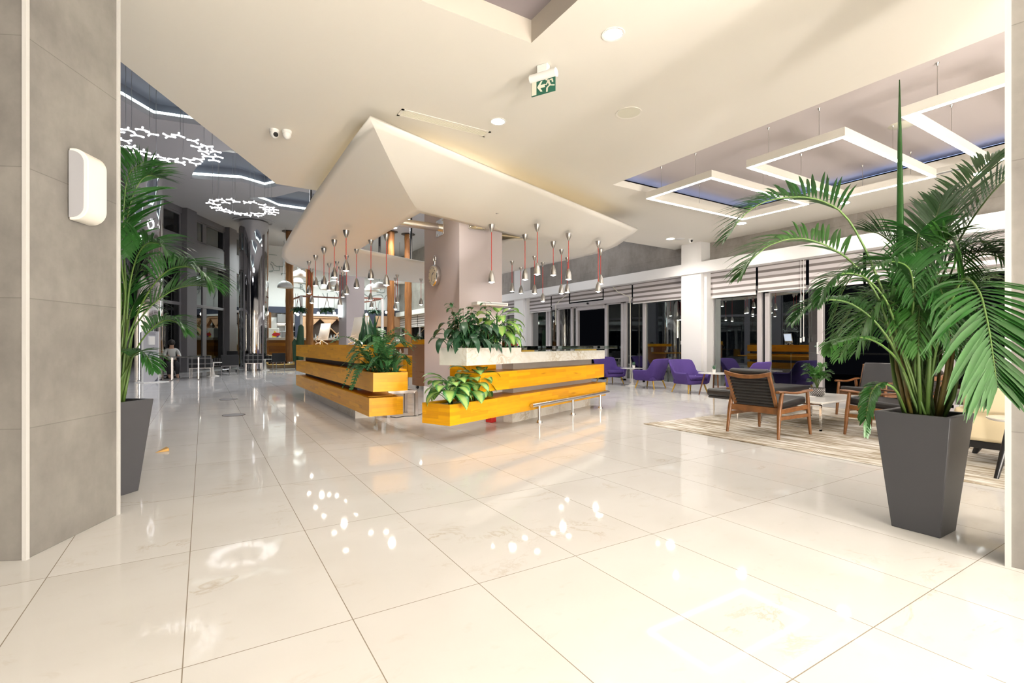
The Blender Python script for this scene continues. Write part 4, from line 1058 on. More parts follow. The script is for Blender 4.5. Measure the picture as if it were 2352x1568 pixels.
lc = lounge_chair(); lc.location = (6.30, 3.78, RZ); lc.rotation_euler = (0, 0, math.radians(-90))
GL = 'walnut framed black leather lounge chairs'
lc['label'] = 'walnut lounge chair seen from behind, its slatted black leather back towards the room'; lc['group'] = GL
dup(lc, (9.30, 3.83, RZ), math.radians(90), 'walnut lounge chair facing the viewer across the white coffee table', GL)
dup(lc, (7.375, 2.82, RZ), math.radians(0), 'walnut lounge chair just behind the right palm pot, seen side-on', GL)
# coffee table
t = thing('coffee_table', 'square white stone coffee table on chrome sled legs between the black chairs', 'coffee table', (7.72, 3.9, RZ))
MB().box(6.98, 8.46, 3.44, 4.36, .375, .40).build('table_top', 'white_top', t, bevel=.004)
for x in (7.02, 8.42):
    m = MB(); w = .012
    m.box(x - w, x + w, 3.48 - w, 3.48 + w, RZ, .362).box(x - w, x + w, 4.32 - w, 4.32 + w, RZ, .362).box(x - w, x + w, 3.48 - w, 4.32 + w, RZ, RZ + .02).box(x - w, x + w, 3.48 - w, 4.32 + w, .352, .375)
    m.build('leg_frame', 'chrome', t)
tag(MB().obox((7.62, 3.86, .401), (.16, .05, 0), (-.05, .10, 0), (0, 0, .004)).build('brochure', 'paper'), 'white folded paper lying on the coffee table behind the woven pot', 'paper')
# bench
t = thing('daybed_bench', 'long black leather bench on thin steel legs behind the slatted lounge chair', 'bench', (8.0, 4.92, 0))
MB().box(6.96, 9.06, 4.64, 5.22, .345, .46).build('cushion', 'black_leather', t, bevel=.035, bseg=3)
MB().box(6.98, 9.04, 4.66, 5.20, .31, .345).build('base_frame', 'black_leather', t, bevel=.012)
for x, y in ((7.05, 4.72), (7.05, 5.14), (8.97, 4.72), (8.97, 5.14)): MB().cyl((x, y, RZ if y < 5.2 else 0), (x, y, .32), .014, n=10).build('leg', 'brushed_steel', t, smooth=True)
# purple tub chairs (local front = +y)
def tub_chair():
    t = thing('tub_chair', '', 'armchair')
    path = []; N = 25
    for i in range(N):
        s = -1 + 2 * i / (N - 1); a = s * 1.0
        # U-shaped plan: arm fronts at y=.30, round the back at y=-.30
        ang = s * PI * .62
        x = .335 * math.sin(ang) / max(.93, abs(math.sin(PI * .5)) ) if abs(s) < .8 else math.copysign(.335, s)
        x = .335 * max(-1, min(1, math.sin(max(-PI / 2, min(PI / 2, ang)))))
        y = -.27 * math.cos(max(-PI / 2, min(PI / 2, ang))) if abs(ang) <= PI / 2 else .32 * (abs(ang) - PI / 2) / (PI * .12)
        q_ = max(0, min(1, (.66 - abs(s)) / .30)); back = q_ * q_ * (3 - 2 * q_)
        top = .50 + .02 * (1 - abs(s)) + .29 * back
        lean = .05 + .13 * back
        path.append((x, y, top, lean, back))
    outer = []; inner = []
    rows = []
    for x, y, top, lean, back in path:
        n = Vector((x, y if y < 0 else 0, 0)); n = n.normalized() if n.length > .01 else Vector((0, -1, 0))
        b = Vector((x, y, 0)); th = .045
        bo = b + n * .00; to = b + n * lean
        rows.append([bo - n * .10 + Vector((0, 0, .215)), bo + n * .0 + Vector((0, 0, .25)), bo + n * (lean * .35 + .01) + Vector((0, 0, .36)), to + n * .012 + Vector((0, 0, top - .03)), to - n * .012 + Vector((0, 0, top)), to - n * .05 + Vector((0, 0, top - .015)), bo + n * (lean * .4 - .065) + Vector((0, 0, .40)), bo - n * .08 + Vector((0, 0, .30)), bo - n * .10 + Vector((0, 0, .215))])
    m = MB().grid(rows); m.add(rows[0][:8], [tuple(range(8))]); m.add(rows[-1][:8], [tuple(range(8))[::-1]])
    m.build('shell', 'purple_fabric', t, smooth='full', local=True)
    MB().box(-.30, .30, -.24, .33, .215, .33).build('seat_base', 'purple_fabric', t, bevel=.04, bseg=3, local=True)
    MB().box(-.265, .265, -.24, .345, .33, .41).build('seat_cushion', 'purple_fabric', t, bevel=.035, bseg=3, local=True)
    for sx in (-1, 1):
        for y0, y1 in ((.24, .30), (-.20, -.27)):
            MB().tube([(sx * .24, y0, .23), (sx * .30, y1, 0)], [.022, .014], 10).build('leg', 'light_wood', t, smooth=True, local=True)
    return t
GP = 'purple tub armchairs by the windows'
tc = tub_chair(); tc.location = (10.33, 11.12, 0); tc.rotation_euler = (0, 0, math.radians(172)); tc['group'] = GP
tc['label'] = 'purple tub armchair half hidden behind the end of the marble counter'
dup(tc, (10.25, 9.42, 0), math.radians(12), 'purple tub armchair with its back to its twin, facing the white tulip table', GP)
dup(tc, (10.12, 8.08, 0), math.radians(172), 'purple tub armchair in front of the middle white pillar, facing the viewer side', GP)
dup(tc, (10.15, 6.55, 0), math.radians(8), 'purple tub armchair seen from behind, rising over the black bench', GP)
# tulip table and wooden side table
t = thing('tulip_table', 'round white tulip side table between two purple armchairs', 'side table', (10.36, 10.22, 0))
MB().lathe([(.20, 0), (.20, .008), (.10, .025), (.035, .09), (.022, .25), (.030, .42), (.06, .485)], 30, (10.36, 10.22, 0)).build('pedestal', 'tulip_white', t, smooth=True)
MB().lathe([(.24, .485), (.325, .50), (.325, .51), (0.0, .512)], 40, (10.36, 10.22, 0)).build('table_top', 'white_top', t, smooth=True)
t = thing('side_table', 'small white square-round side table on splayed walnut legs by the purple chairs', 'side table', (10.12, 7.33, 0))
sq = [(10.12 + .33 * math.copysign(abs(math.cos(a)) ** .55, math.cos(a)), 7.33 + .33 * math.copysign(abs(math.sin(a)) ** .55, math.sin(a))) for a in [2 * PI * k / 40 for k in range(40)]]
MB().prism(sq, .50, .52).build('table_top', 'white_top', t)
for sx in (-1, 1):
    for sy in (-1, 1): MB().tube([(10.12 + sx * .17, 7.33 + sy * .17, .50), (10.12 + sx * .26, 7.33 + sy * .26, 0)], [.02, .013], 10).build('leg', 'walnut', t, smooth=True)
def mini_pot(p, lab):
    t = thing('potted_succulent', lab, 'plant', p)
    MB().lathe([(.035, 0), (.042, .075), (.036, .075), (.034, .06)], 18, p).build('pot', 'tulip_white', t, smooth=True)
    m = MB()
    for k in range(14): a = k * 2.4; m.leaf(Vector(p) + Vector((0, 0, .065)), (math.cos(a) * (.3 + .05 * k), math.sin(a) * (.3 + .05 * k), 1), .13 - .003 * k, .022, .15, fold=.3, segs=4)
    m.build('leaves', 'succulent_leaf', t, smooth='full')
mini_pot(Vector((10.40, 10.20, .512)), 'tiny succulent in a white pot on the tulip table')
mini_pot(Vector((10.10, 7.36, .52)), 'tiny succulent in a white pot on the walnut-legged side table')
# beige armchair and its table at the right edge
t = thing('beige_armchair', 'cream upholstered armchair on a black base beside the right pillar', 'armchair', (6.75, 1.35, RZ))
MB().box(6.36, 7.05, .95, 1.90, .235, .55).build('body', 'beige_fabric', t, bevel=.035, bseg=3)
MB().hexa([(6.36, 1.02, .50), (6.52, 1.02, .50), (6.52, 1.83, .50), (6.36, 1.83, .50)], [(6.26, 1.04, .76), (6.40, 1.04, .76), (6.40, 1.81, .76), (6.26, 1.81, .76)]).build('backrest', 'beige_fabric', t, bevel=.04, bseg=3)
MB().box(6.42, 7.0, 1.0, 1.85, .16, .235).build('base_frame', 'black_plastic', t, bevel=.01)
for x, y in ((6.44, 1.82), (6.96, 1.82), (6.44, 1.02), (6.96, 1.02)):
    sx = -1 if x < 6.7 else 1; sy = 1 if y > 1.4 else -1
    MB().tube([(x, y, .2), (x + sx * .03, y + sy * .09, RZ)], [.05, .022], 10).build('leg', 'black_plastic', t, smooth=True)
t = thing('round_side_table', 'round white side table on black splayed legs at the right picture edge', 'side table', (5.98, 1.36, RZ))
MB().lathe([(0, .505), (.22, .507), (.235, .52), (.235, .528), (0, .53)], 36, (6.0, 1.32, 0)).build('table_top', 'white_top', t, smooth=True)
for a in (100, 220, 340):
    a = math.radians(a + 45); MB().tube([(6.0 + .09 * math.cos(a), 1.32 + .09 * math.sin(a), .51), (6.0 + .22 * math.cos(a), 1.32 + .22 * math.sin(a), RZ)], [.034, .018], 12).build('leg', 'black_plastic', t, smooth=True)

# ================================================================== HALL FURNITURE (left, far)
def plaid_chair(fabric, back):
    t = thing('club_chair', '', 'chair')
    MB().box(-.33, .33, -.30, .33, .36, .44).build('seat', 'dark_fabric', t, bevel=.02, local=True)
    MB().box(-.34, .34, -.34, -.26, .36, .78).build('backrest', back, t, bevel=.02, local=True)
    for sx in (-1, 1): MB().box(sx * .34, sx * .27, -.26, .30, .36, .66).build('side_panel', fabric, t, bevel=.015, local=True)
    for sx in (-1, 1):
        for y in (-.3, .3): MB().box(sx * .31 - .013, sx * .31 + .013, y - .013, y + .013, 0, .36).build('leg', 'steel_frame', t, local=True)
    m = MB().box(-.32, .32, -.313, -.287, .335, .36).box(-.32, .32, .287, .313, .335, .36); m.build('frame', 'steel_frame', t, local=True); return t
def fpos(u, v): p = at(u, v, z=0); return Vector((p.x, p.y, 0))
GC = 'dark club chairs by the hall windows'
cp = plaid_chair('plaid_fabric', 'plaid_fabric'); q = fpos(462, 868); cp.location = q + Vector((0, .35, 0)); cp.rotation_euler = (0, 0, math.radians(-5)); cp['group'] = GC
cp['label'] = 'black and white plaid club chair nearest the printed totem'
cd = plaid_chair('plaid_fabric', 'dark_fabric'); q = fpos(519, 861); cd.location = q + Vector((0, .35, 0)); cd.rotation_euler = (0, 0, math.radians(25)); cd['group'] = GC
cd['label'] = 'black-backed club chair with plaid side, second from the totem'
dup(cp, fpos(584, 852) + Vector((0, .35, 0)), math.radians(0), 'plaid club chair in front of the far mirrored column', GC)
dup(cd, fpos(634, 848) + Vector((-.05, .1, 0)), math.radians(30), 'black-backed club chair at the edge of the wooden deck', GC)
q = fpos(632, 846) + Vector((.15, .65, 0)); t = thing('pouf', 'patterned red and white pouf behind the last dark club chair', 'pouf', q)
MB().obox(q + Vector((-.4, -.3, .19)), (.8, 0, 0), (0, .5, 0), (0, 0, .2)).build('cushion', 'patterned_fabric', t, bevel=.05, bseg=3)
MB().obox(q + Vector((-.35, -.25, 0)), (.7, 0, 0), (0, .4, 0), (0, 0, .19)).build('base', 'black_plastic', t)
def office_chair(p, rz, lab):
    t = thing('office_chair', lab, 'chair', p, rz, 'black office chairs')
    MB().box(-.24, .24, -.22, .25, .46, .53).build('seat', 'black_plastic', t, bevel=.025, local=True)
    MB().box(-.23, .23, -.29, -.24, .56, .90).build('backrest', 'black_plastic', t, bevel=.02, local=True)
    MB().cyl((0, 0, .10), (0, 0, .47), .025, n=12).bar((0, -.2, .48), (0, -.27, .62), .05, .015).build('column', 'steel_frame', t, local=True)
    for k in range(5):
        a = 2 * PI * k / 5 + .4; x, y = .29 * math.cos(a), .29 * math.sin(a)
        l = MB().tube([(0, 0, .11), (x, y, .075)], [.022, .014], 8).build('base_arm', 'chrome', t, local=True, smooth=True)
        w = MB().sphere((x, y, .033), .033, .02, .033, 10, 7).build('castor', 'rubber', l, smooth='full', local=True)
office_chair(fpos(386, 867) + Vector((.05, -.3, 0)), math.radians(200), 'black office chair with chrome base next to the printed totem')
office_chair(fpos(540, 849) + Vector((-.25, -1.5, 0)), math.radians(160), 'black office chair half behind the second dark club chair')
def small_tulip(p, lab):
    t = thing('tulip_table', lab, 'side table', p)
    MB().lathe([(.22, 0), (.20, .02), (.06, .06), (.03, .3), (.05, .5)], 24, p).build('pedestal', 'tulip_white', t, smooth=True)
    MB().lathe([(.30, .5), (.30, .52), (0, .522)], 30, p).build('table_top', 'white_top', t, smooth=True)
small_tulip(fpos(490, 867) + Vector((.0, 1.0, 0)), 'white tulip table between the two nearest dark club chairs')
small_tulip(fpos(609, 853) + Vector((.1, 1.2, 0)), 'white tulip table beside the plaid chair at the mirrored column')
q = fpos(400, 874); q2 = fpos(436, 872) + Vector((0, .0, 0)); t = thing('glass_desk', 'black glass-topped desk on a thin steel frame beside the printed totem', 'desk', q)
MB().box(q.x - .12, q.x + .72, q.y + .0, q.y + .75, .755, .775).build('desk_top', 'black_plastic', t, bevel=.003)
for x in (q.x - .07, q.x + .67):
    MB().box(x - .015, x + .015, q.y + .02, q.y + .05, 0, .755).box(x - .015, x + .015, q.y + .69, q.y + .72, 0, .755).box(x - .015, x + .015, q.y + .02, q.y + .72, 0, .02).build('leg', 'steel_frame', t)
# person at the desk: seated, dark hair, white sleeve
q = q + Vector((-.15, 1.70, 0))
def skin_body(name, mat, chains, parent, sub=2):
    me = bpy.data.meshes.new(name); vs = []; es = []; rs = []
    for ch in chains:
        prev = None
        for k, (pt, r) in enumerate(ch):
            hit = next((i for i, vv in enumerate(vs) if (Vector(vv) - Vector(pt)).length < 1e-4), None)
            if hit is None: vs.append(pt); rs.append(r); hit = len(vs) - 1
            if prev is not None: es.append((prev, hit))
            prev = hit
    me.from_pydata(vs, es, []); o = bpy.data.objects.new(name, me); COL.objects.link(o); o.parent = parent; me.materials.append(M[mat])
    s = o.modifiers.new('Skin', 'SKIN'); s.use_smooth_shade = True
    for i, r in enumerate(rs): me.skin_vertices[0].data[i].radius = (r, r)
    me.skin_vertices[0].data[0].use_root = True
    b = o.modifiers.new('Sub', 'SUBSURF'); b.levels = sub; b.render_levels = sub; return o
t = thing('person', 'person with dark hair and white sleeves sitting at the glass desk by the window', 'person', q, math.radians(190))
pel = (0, -.05, .52)
arms = []
for sx in (-1, 1): arms.append([((0, -.02, .98), .09), ((sx * .17, -.02, .98), .058), ((sx * .23, .08, .76), .045), ((sx * .15, .32, .80), .034), ((sx * .13, .38, .80), .030), ((sx * .13, .43, .795), .022), ((sx * .13, .47, .79), .012)])
legs = [[(pel, .14), ((sx * .10, .0, .50), .10), ((sx * .12, .40, .49), .07), ((sx * .12, .42, .10), .045), ((sx * .12, .44, .06), .045), ((sx * .12, .58, .04), .035)] for sx in (-1, 1)]
skin_body('body', 'skin', [[(pel, .14), ((0, -.04, .75), .135), ((0, -.02, .98), .09), ((0, .0, 1.07), .05), ((0, .04, 1.16), .075), ((0, .05, 1.26), .08)]] + arms + legs, t)
MB().sphere((0, .03, 1.25), .108, .12, .115).build('hair', 'hair', t, smooth='full', local=True)
sh_ = [[((0, -.05, .55), .155), ((0, -.04, .75), .150), ((0, -.02, .98), .105), ((0, -.005, 1.03), .06)]] + [[((0, -.02, .98), .105), ((sx * .175, -.02, .98), .07), ((sx * .235, .08, .76), .06), ((sx * .19, .22, .785), .05)] for sx in (-1, 1)]
skin_body('shirt', 'shirt', sh_, t)
skin_body('trousers', 'dark_fabric', [[((0, -.05, .52), .15), ((sx * .10, .0, .50), .115), ((sx * .12, .40, .49), .085), ((sx * .12, .42, .12), .06)] for sx in (-1, 1)], t)
MB().sphere((.03, .145, 1.245), .012).sphere((-.03, .145, 1.245), .012).build('eyes', 'hair', t, local=True)
MB().box(-.22, .22, -.32, .18, .36, .42).cyl((0, -.05, 0), (0, -.05, .36), .16, .05, 16).build('stool', 'black_plastic', t, local=True, bevel=.01)

# pale car parked outside the hall windows
cpos = fp(1.9, 0, -2.2); t = thing('parked_car', 'pale green-white car parked outside the hall window', 'car', (cpos.x, cpos.y, -.13), math.atan2(FD.y, FD.x))
prof = [(-1.9, .35), (-1.95, .62), (-1.75, .88), (-1.15, .96), (-.65, 1.36), (-.1, 1.47), (.7, 1.45), (1.35, 1.12), (1.85, .98), (2.0, .65), (1.95, .35)]
m = MB(); rows = []
for y, k in ((-.82, .90), (-.78, 1.0), (.78, 1.0), (.82, .90)): rows.append([(x, y * (1 - .13 * max(0, z - .95) / .5), .35 + (z - .35) * (1 if k == 1 else .97)) for x, z in prof])
m.grid(rows)
for r in (rows[0], rows[-1]): m.add(r, [tuple(range(len(r)))])
m.build('body', 'car_paint', t, smooth=True, local=True, bevel=.03)
m = MB()
for s in (-1, 1): m.add([(-1.0, s * .80, .98), (-.62, s * .735, 1.30), (-.1, s * .72, 1.40), (.68, s * .72, 1.38), (1.2, s * .79, 1.06)], [(0, 1, 2, 3, 4)])
m.build('side_windows', 'car_glass', t, local=True)
for x in (-1.25, 1.3):
    for s in (-1, 1): MB().cyl((x, s * .62, .32), (x, s * .84, .32), .32, n=24).build('wheel', 'rubber', t, smooth=True, local=True)
MB().box(1.80, 1.97, -.7, -.4, .72, .82).box(1.80, 1.97, .4, .7, .72, .82).build('headlight', 'white_plastic', t, local=True)

# ================================================================== FAR END: bar, murals, logs
# log columns
LOGS = [(at(665, 800, y=27.75), .21, 'log column on the deck beside the patchwork bar, leftmost'), (at(711, 800, y=27.6), .21, 'second log column, partly covered by the canopy corner'),
        (at(897.5, 800, d=25.6), .0, 'third log column, right of the broad grey column'), (at(937.5, 800, d=26.2), .0, 'fourth log column, beside the clock column')]
for i, (p, z0, lab) in enumerate(LOGS):
    t = struct(thing('pillar', lab, 'column', (p.x, p.y, z0)))
    r = .185; prof = []; n = 26
    for k in range(n + 1):
        z = z0 + .09 + (HZ - z0 - .09) * k / n; prof.append((r * (1 + .05 * math.sin(k * 1.7 + i) + .03 * math.sin(k * .6 + 2 * i)), z))
    MB().lathe(prof, 20, (p.x, p.y, 0)).build('trunk', 'log_wood', t, smooth=True)
    MB().lathe([(.24, z0), (.24, z0 + .10)], 24, (p.x, p.y, 0)).build('base_ring', 'brushed_steel', t, smooth=True)
    MB().lathe([(.185, HZ - .025), (.36, HZ - .025), (.36, HZ - .004), (.185, HZ - .004)], 24, (p.x, p.y, 0), closed=True).build('collar', 'shelf_dark', t, smooth=True)
YB = 32.18
def bx_(m, u0, u1, v0, v1, y, dy):
    a, b = at(u0, v0, y=y), at(u1, v1, y=y); return m.box(a.x, b.x, y - dy, y, min(a.z, b.z), max(a.z, b.z))
zt, zb_ = 3.40, 3.04
struct(MB().box(1.5, 11.0, YB - .35, YB, zb_, zt).build('trim_10', 'slate_blue'))
# mural: loose grey line drawing on the white wall
m = MB()
rnd = random.Random(5)
def squig(cx, cz, w, h, n, seed):
    rr = random.Random(seed); x, z = cx, cz; a = rr.uniform(0, 6); pts = []
    for k in range(n):
        a += rr.uniform(-.9, .9); x += math.cos(a) * w / 8; z += math.sin(a) * h / 8
        x = max(cx - w / 2, min(cx + w / 2, x)); z = max(cz - h / 2, min(cz + h / 2, z)); pts.append((x, YB - .012, z))
    m.tube(pts, .018, 4)
for k, (cx, cz, w, h) in enumerate([(3.2, 6.0, 1.2, .9), (3.6, 5.5, 1.2, 1.0), (4.0, 6.2, .8, .8), (4.6, 5.0, 1.4, .8), (5.3, 4.4, .7, 1.0), (6.2, 4.5, .6, 1.2), (7.0, 4.6, .6, 1.2), (7.8, 5.4, 1.2, .8), (9.0, 5.6, 1.0, .8), (9.4, 4.6, 1.4, .6), (9.9, 4.0, .8, .9), (8.6, 5.0, .8, .6)]):
    for q in range(3): squig(cx, cz, w, h, 14, k * 10 + q)
tag(m.build('wall_mural', 'mural_line', smooth='full'), 'grey line-drawn mural sketches on the white far wall above the bar', 'mural')
# shelf wall with crossing boards
a, b = at(694, 722, y=31.9), at(842, 780, y=31.9)
t = thing('cross_shelf', 'peach shelf wall with X-shaped wine shelving behind the bar', 'shelf', (a.x, 31.9, 1.0))
MB().box(a.x - .1, a.x + .45, 31.75, 31.85, 1.2, 3.0).box(a.x + .45, 7.2, 31.75, 31.85, 2.80, 2.98).build('front_panel', 'peach_board', t)
MB().box(a.x - .1, 7.2, 31.70, 31.86, 2.92, 3.04).build('top_lintel', 'white_paint', t)
MB().box(a.x + .3, 7.2, 32.05, 32.15, 1.2, 2.85).build('back_panel', 'shelf_dark', t)
x0 = at(735, 730, y=31.9).x; cw = .99; x1 = a.x + .45
m = MB()
for k in range(-1, 4):
    xx = x0 + k * cw
    for sg in (-1, 1):
        p_, q_ = Vector((xx, 31.92, 2.80)), Vector((xx + sg * 1.5, 31.92, 1.30))
        if q_.x < x1: q_ = p_.lerp(q_, max(.05, (p_.x - x1) / 1.5))
        if p_.x < x1: continue
        m.bar(p_, q_, .22, .05)
m.build('cross_boards', 'peach_board', t)
m = MB()
for k in range(-1, 4):
    xa, xb = max(x1, x0 + k * cw), x0 + (k + 1) * cw; xm = x0 + (k + .5) * cw
    m.add([(xa, 31.80, 2.82), (xb, 31.80, 2.82), (xm, 31.80, 2.33), (xa, 31.86, 2.82), (xb, 31.86, 2.82), (xm, 31.86, 2.33)], [(0, 1, 2), (5, 4, 3), (0, 2, 5, 3), (1, 4, 5, 2), (0, 3, 4, 1)])
m.build('triangle_panel', 'peach_board', t)
x0 = x1
rnd = random.Random(11); k = 0
for sx in range(17):
    xx = x0 + .12 + sx * .18; zz = 1.55 if sx % 3 else 1.78
    p = Vector((xx, 31.82, 1.56)); hgt = rnd.uniform(.22, .32)
    tag(MB().lathe([(.045, 0), (.045, hgt * .6), (.016, hgt * .8), (.016, hgt)], 10, p).build('glass_bottle', 'bottle_glass', smooth=True), 'bottle or glass standing on the bar in front of the X-shaped shelves', 'bottle', 'bottles before the X-shaped shelves')
# kitchen opening left of the dark post
a, b = at(616, 720, y=31.9), at(676, 776, y=31.9)
t = thing('kitchen_pass', 'bright kitchen opening with white shelves behind the bar', 'opening', (a.x, 31.95, 1.2))
MB().box(a.x - .3, b.x, 32.05, 32.16, 1.2, 3.04).build('back_panel', 'white_paint', t)
MB().box(a.x + .45, b.x, 31.6, 32.05, 2.45, 2.95).build('hood', 'steel_grey', t, bevel=.02)
for z in (1.62, 1.95, 2.25): MB().box(a.x + .5, b.x, 31.75, 32.05, z, z + .035).build('shelf_board', 'white_paint', t)
MB().box(a.x + .5, b.x, 31.95, 32.04, 2.40, 2.44).build('work_light', 'kitchen_glow', t)
MB().box(a.x + .9, a.x + 1.0, 31.7, 32.0, 1.2, 2.4).box(a.x + 1.15, a.x + 1.25, 31.7, 32.0, 1.2, 2.4).build('post', 'white_paint', t)
a_, b_ = at(677, 722, y=31.8), at(691, 776, y=31.8)
struct(MB().box(a_.x, b_.x, 31.6, 32.1, 1.2, zb_).build('trim_11', 'slate_blue'))
a_, b_ = at(615, 720, y=30.9), at(623, 776, y=30.9)
tag(MB().box(a_.x, b_.x, 30.9, 31.1, .21, 3.0).build('wood_post', 'walnut'), 'dark wooden post at the kitchen end of the bar', 'post')
# bar
a, b = at(608, 776, y=29.2), at(800, 776, y=29.2)
t = thing('patchwork_bar', 'long bar with grey stone top and patchwork wood front on the deck', 'bar', (a.x, 29.2, .21))
MB().box(a.x, 10.2, 29.15, 30.0, 1.43, 1.56).build('bar_top', 'stone_grey', t, bevel=.008)
MB().box(a.x + .05, 10.1, 29.25, 29.9, .60, 1.43).build('front_panel', 'bar_wood', t)
MB().box(a.x + .05, 10.1, 29.32, 29.9, .21, .60).build('plinth', 'stone_grey', t)
MB().cyl((a.x + .1, 29.15, .62), (10.0, 29.15, .62), .025, n=8).build('foot_rail', 'brushed_steel', t)
p = at(630, 776, y=29.4); t = thing('drink_cooler', 'small white countertop cooler with a red and yellow emblem on the bar', 'cooler', (p.x, 29.55, 1.56))
MB().box(p.x - .32, p.x + .22, 29.3, 29.7, 1.56, 2.06).build('cabinet_body', 'white_plastic', t, bevel=.01)
MB().add([(p.x - .12, 29.296, 1.57), (p.x + .18, 29.296, 1.57), (p.x + .18, 29.296, 1.70), (p.x - .0, 29.296, 1.94)], [(0, 1, 2, 3)]).build('yellow_mark', 'yellow_print', t)
MB().add([(p.x + .20 * math.cos(q) * (1 + .12 * math.sin(4 * q)) + .08, 29.293, 1.73 + .10 * math.sin(q)) for q in [2 * PI * k / 18 for k in range(18)]], [tuple(range(18))]).build('red_mark', 'red_plastic', t)
MB().add([(p.x + .06, 29.291, 1.575), (p.x + .20, 29.291, 1.575), (p.x + .20, 29.291, 1.70)], [(0, 1, 2)]).build('blue_mark', 'navy_print', t)
p = at(655, 770, y=29.5); tag(MB().box(p.x - .18, p.x + .2, 29.3, 29.7, 1.56, 1.92).build('coffee_machine', 'steel_grey', bevel=.03), 'grey coffee machine on the bar beside the log column', 'machine')
# dark doorway and panel right of the far grey column
a, b = at(838, 728, y=31.8), at(906, 742, y=31.8)
struct(MB().box(a.x, 11.05, 31.75, 31.95, 2.35, zb_).build('trim_12', 'peach_board'))
a, b = at(862, 743, y=31.9), at(890, 790, y=31.9)
wn[0] += 1; f = struct(MB().box(a.x, b.x, 31.85, 31.95, .21, 2.35).build('door_%d' % wn[0], 'black_plastic'))
MB().box(a.x + .3, a.x + .55, 31.84, 31.85, 1.75, 2.0).build('notice', 'paper', f)
a, b = at(848, 735, y=31.7), at(860, 790, y=31.7)
struct(MB().box(a.x, b.x, 31.55, 31.8, .21, zb_).build('trim_13', 'slate_blue'))
# pergola frames with hanging plants
def frame_thing(uv, lab, d):
    t = thing('garden_frame', lab, 'frame', at(uv[0][0], 792, d=d).xy.to_3d())
    return t
p = at(692, 792, y=26.4); t = thing('garden_frame', 'white post frame with red-brown top rails between the first two log columns', 'frame', (p.x, p.y, 0))
ztop = at(692, 680, y=26.4).z
MB().box(p.x - .06, p.x + .06, p.y - .06, p.y + .06, 0, ztop).build('post', 'white_paint', t, bevel=.005)
e = at(780, 684.5, y=26.4); MB().bar((p.x, p.y, ztop), (e.x + .3, p.y, ztop), .07).build('top_rail', 'red_brown_rail', t)
MB().bar((p.x, p.y, ztop), (p.x - .15, p.y + 2.6, ztop), .07).build('top_rail', 'red_brown_rail', t)
p2 = at(878, 792, y=25.6); t2 = thing('garden_frame', 'white post frame with red-brown rails beside the third log column', 'frame', (p2.x, p2.y, 0))
z2 = at(878, 686, y=25.6).z
MB().box(p2.x - .06, p2.x + .06, p2.y - .06, p2.y + .06, 0, z2).build('post', 'white_paint', t2, bevel=.005)
MB().bar((p2.x, p2.y, z2), (p2.x - 1.2, p2.y, z2), .07).bar((p2.x, p2.y, z2), (p2.x - .25, p2.y + 2.6, z2), .07).build('top_rail', 'red_brown_rail', t2)
def hanging(u, v0, v1, y, ztop_, lab, r=.3):
    p = at(u, (v0 + v1) / 2, y=y); za, zb2 = at(u, v0, y=y).z, at(u, v1, y=y).z
    t = thing('hanging_plant', lab, 'plant', (p.x, p.y, za), 0, 'hanging plants over the bar')
    rr = random.Random(u); m = MB()
    for k in range(90):
        a = rr.uniform(0, 2 * PI); q = Vector((p.x + .12 * math.cos(a), y + .12 * math.sin(a), za - .05))
        m.leaf(q, (math.cos(a), math.sin(a), rr.uniform(-.6, .7)), rr.uniform(.35, .9) * (za - zb2) * 1.3, .10, 1.6, segs=4)
    m.build('foliage', 'dark_leaf', t, smooth='full')
    MB().lathe([(.09, -.16), (.13, 0), (.11, 0)], 14, (p.x, p.y, za)).build('basket', 'shelf_dark', t, smooth=True)
    MB().tube([(p.x - .12, y, za), (p.x, y, ztop_)], .012, 4).tube([(p.x + .12, y, za), (p.x, y, ztop_)], .012, 4).build('cord', 'red_brown_rail', t)
hanging(686, 706, 724, 26.4 - .1, ztop, 'hanging plant beside the white post near the first log column')
hanging(751, 707, 724, 26.4, ztop, 'hanging plant dangling over the X-shaped shelves')
hanging(860, 712, 726, 25.6, z2, 'hanging plant behind the snake plant, at the white post')
# dome pendants
DOMES = [(688, 636, 34, 'large grey dome lamp between the first two log columns'), (655, 661, 34, 'grey dome lamp left of the first log column, lower'), (652, 655, 16, 'small dome lamp behind the left grey dome'), (684, 649, 24, 'bright dome lamp just right of the first log column'), (755, 665, 34, 'dome lamp beside the grey column, lower'), (768, 657, 30, 'bright dome lamp beside the grey column'), (774, 650, 18, 'small dome lamp at the very edge of the grey column'),
         (855, 668, 34, 'lower dome lamp right of the grey column'), (872, 662, 30, 'middle dome lamp right of the grey column'), (893, 657, 28, 'bright dome lamp in front of the third log column'), (918, 650, 30, 'flat bright dome lamp between third and fourth log columns'), (907, 657, 14, 'small dome lamp just behind the third log column')]
for u, v, w, lab in DOMES:
    y = [28.4, 27.0, 30.4, 29.4, 28.4, 27.0, 30.6, 28.4, 26.9, 30.2, 27.4, 31.2][[d_[3] for d_ in DOMES].index(lab)]; p = at(u, v, y=y); dpt = p.x * sn + p.y * cs; r = w / 2 * dpt / FPX
    t = thing('dome_lamp', lab, 'pendant lamp', p, 0, 'dome pendant lamps over the bar')
    MB().lathe([(r, 0), (r * .96, r * .30), (r * .78, r * .66), (r * .45, r * .88), (.06, r * .95), (.05, r * 1.1), (.0, r * 1.1)], 24, p).build('shade', 'nickel' if w < 20 else 'white_paint', t, smooth=True)
    MB().lathe([(0, .03), (r * .93, .02)], 24, p).build('diffuser', 'dome_glow', t)
    MB().cyl(p + Vector((0, 0, r)), (p.x, p.y, HZ), .012, n=6).build('cord', 'steel_grey', t)
BULB = [(679, 718), (684, 722), (731, 719), (768, 719), (842, 722), (887, 717)]
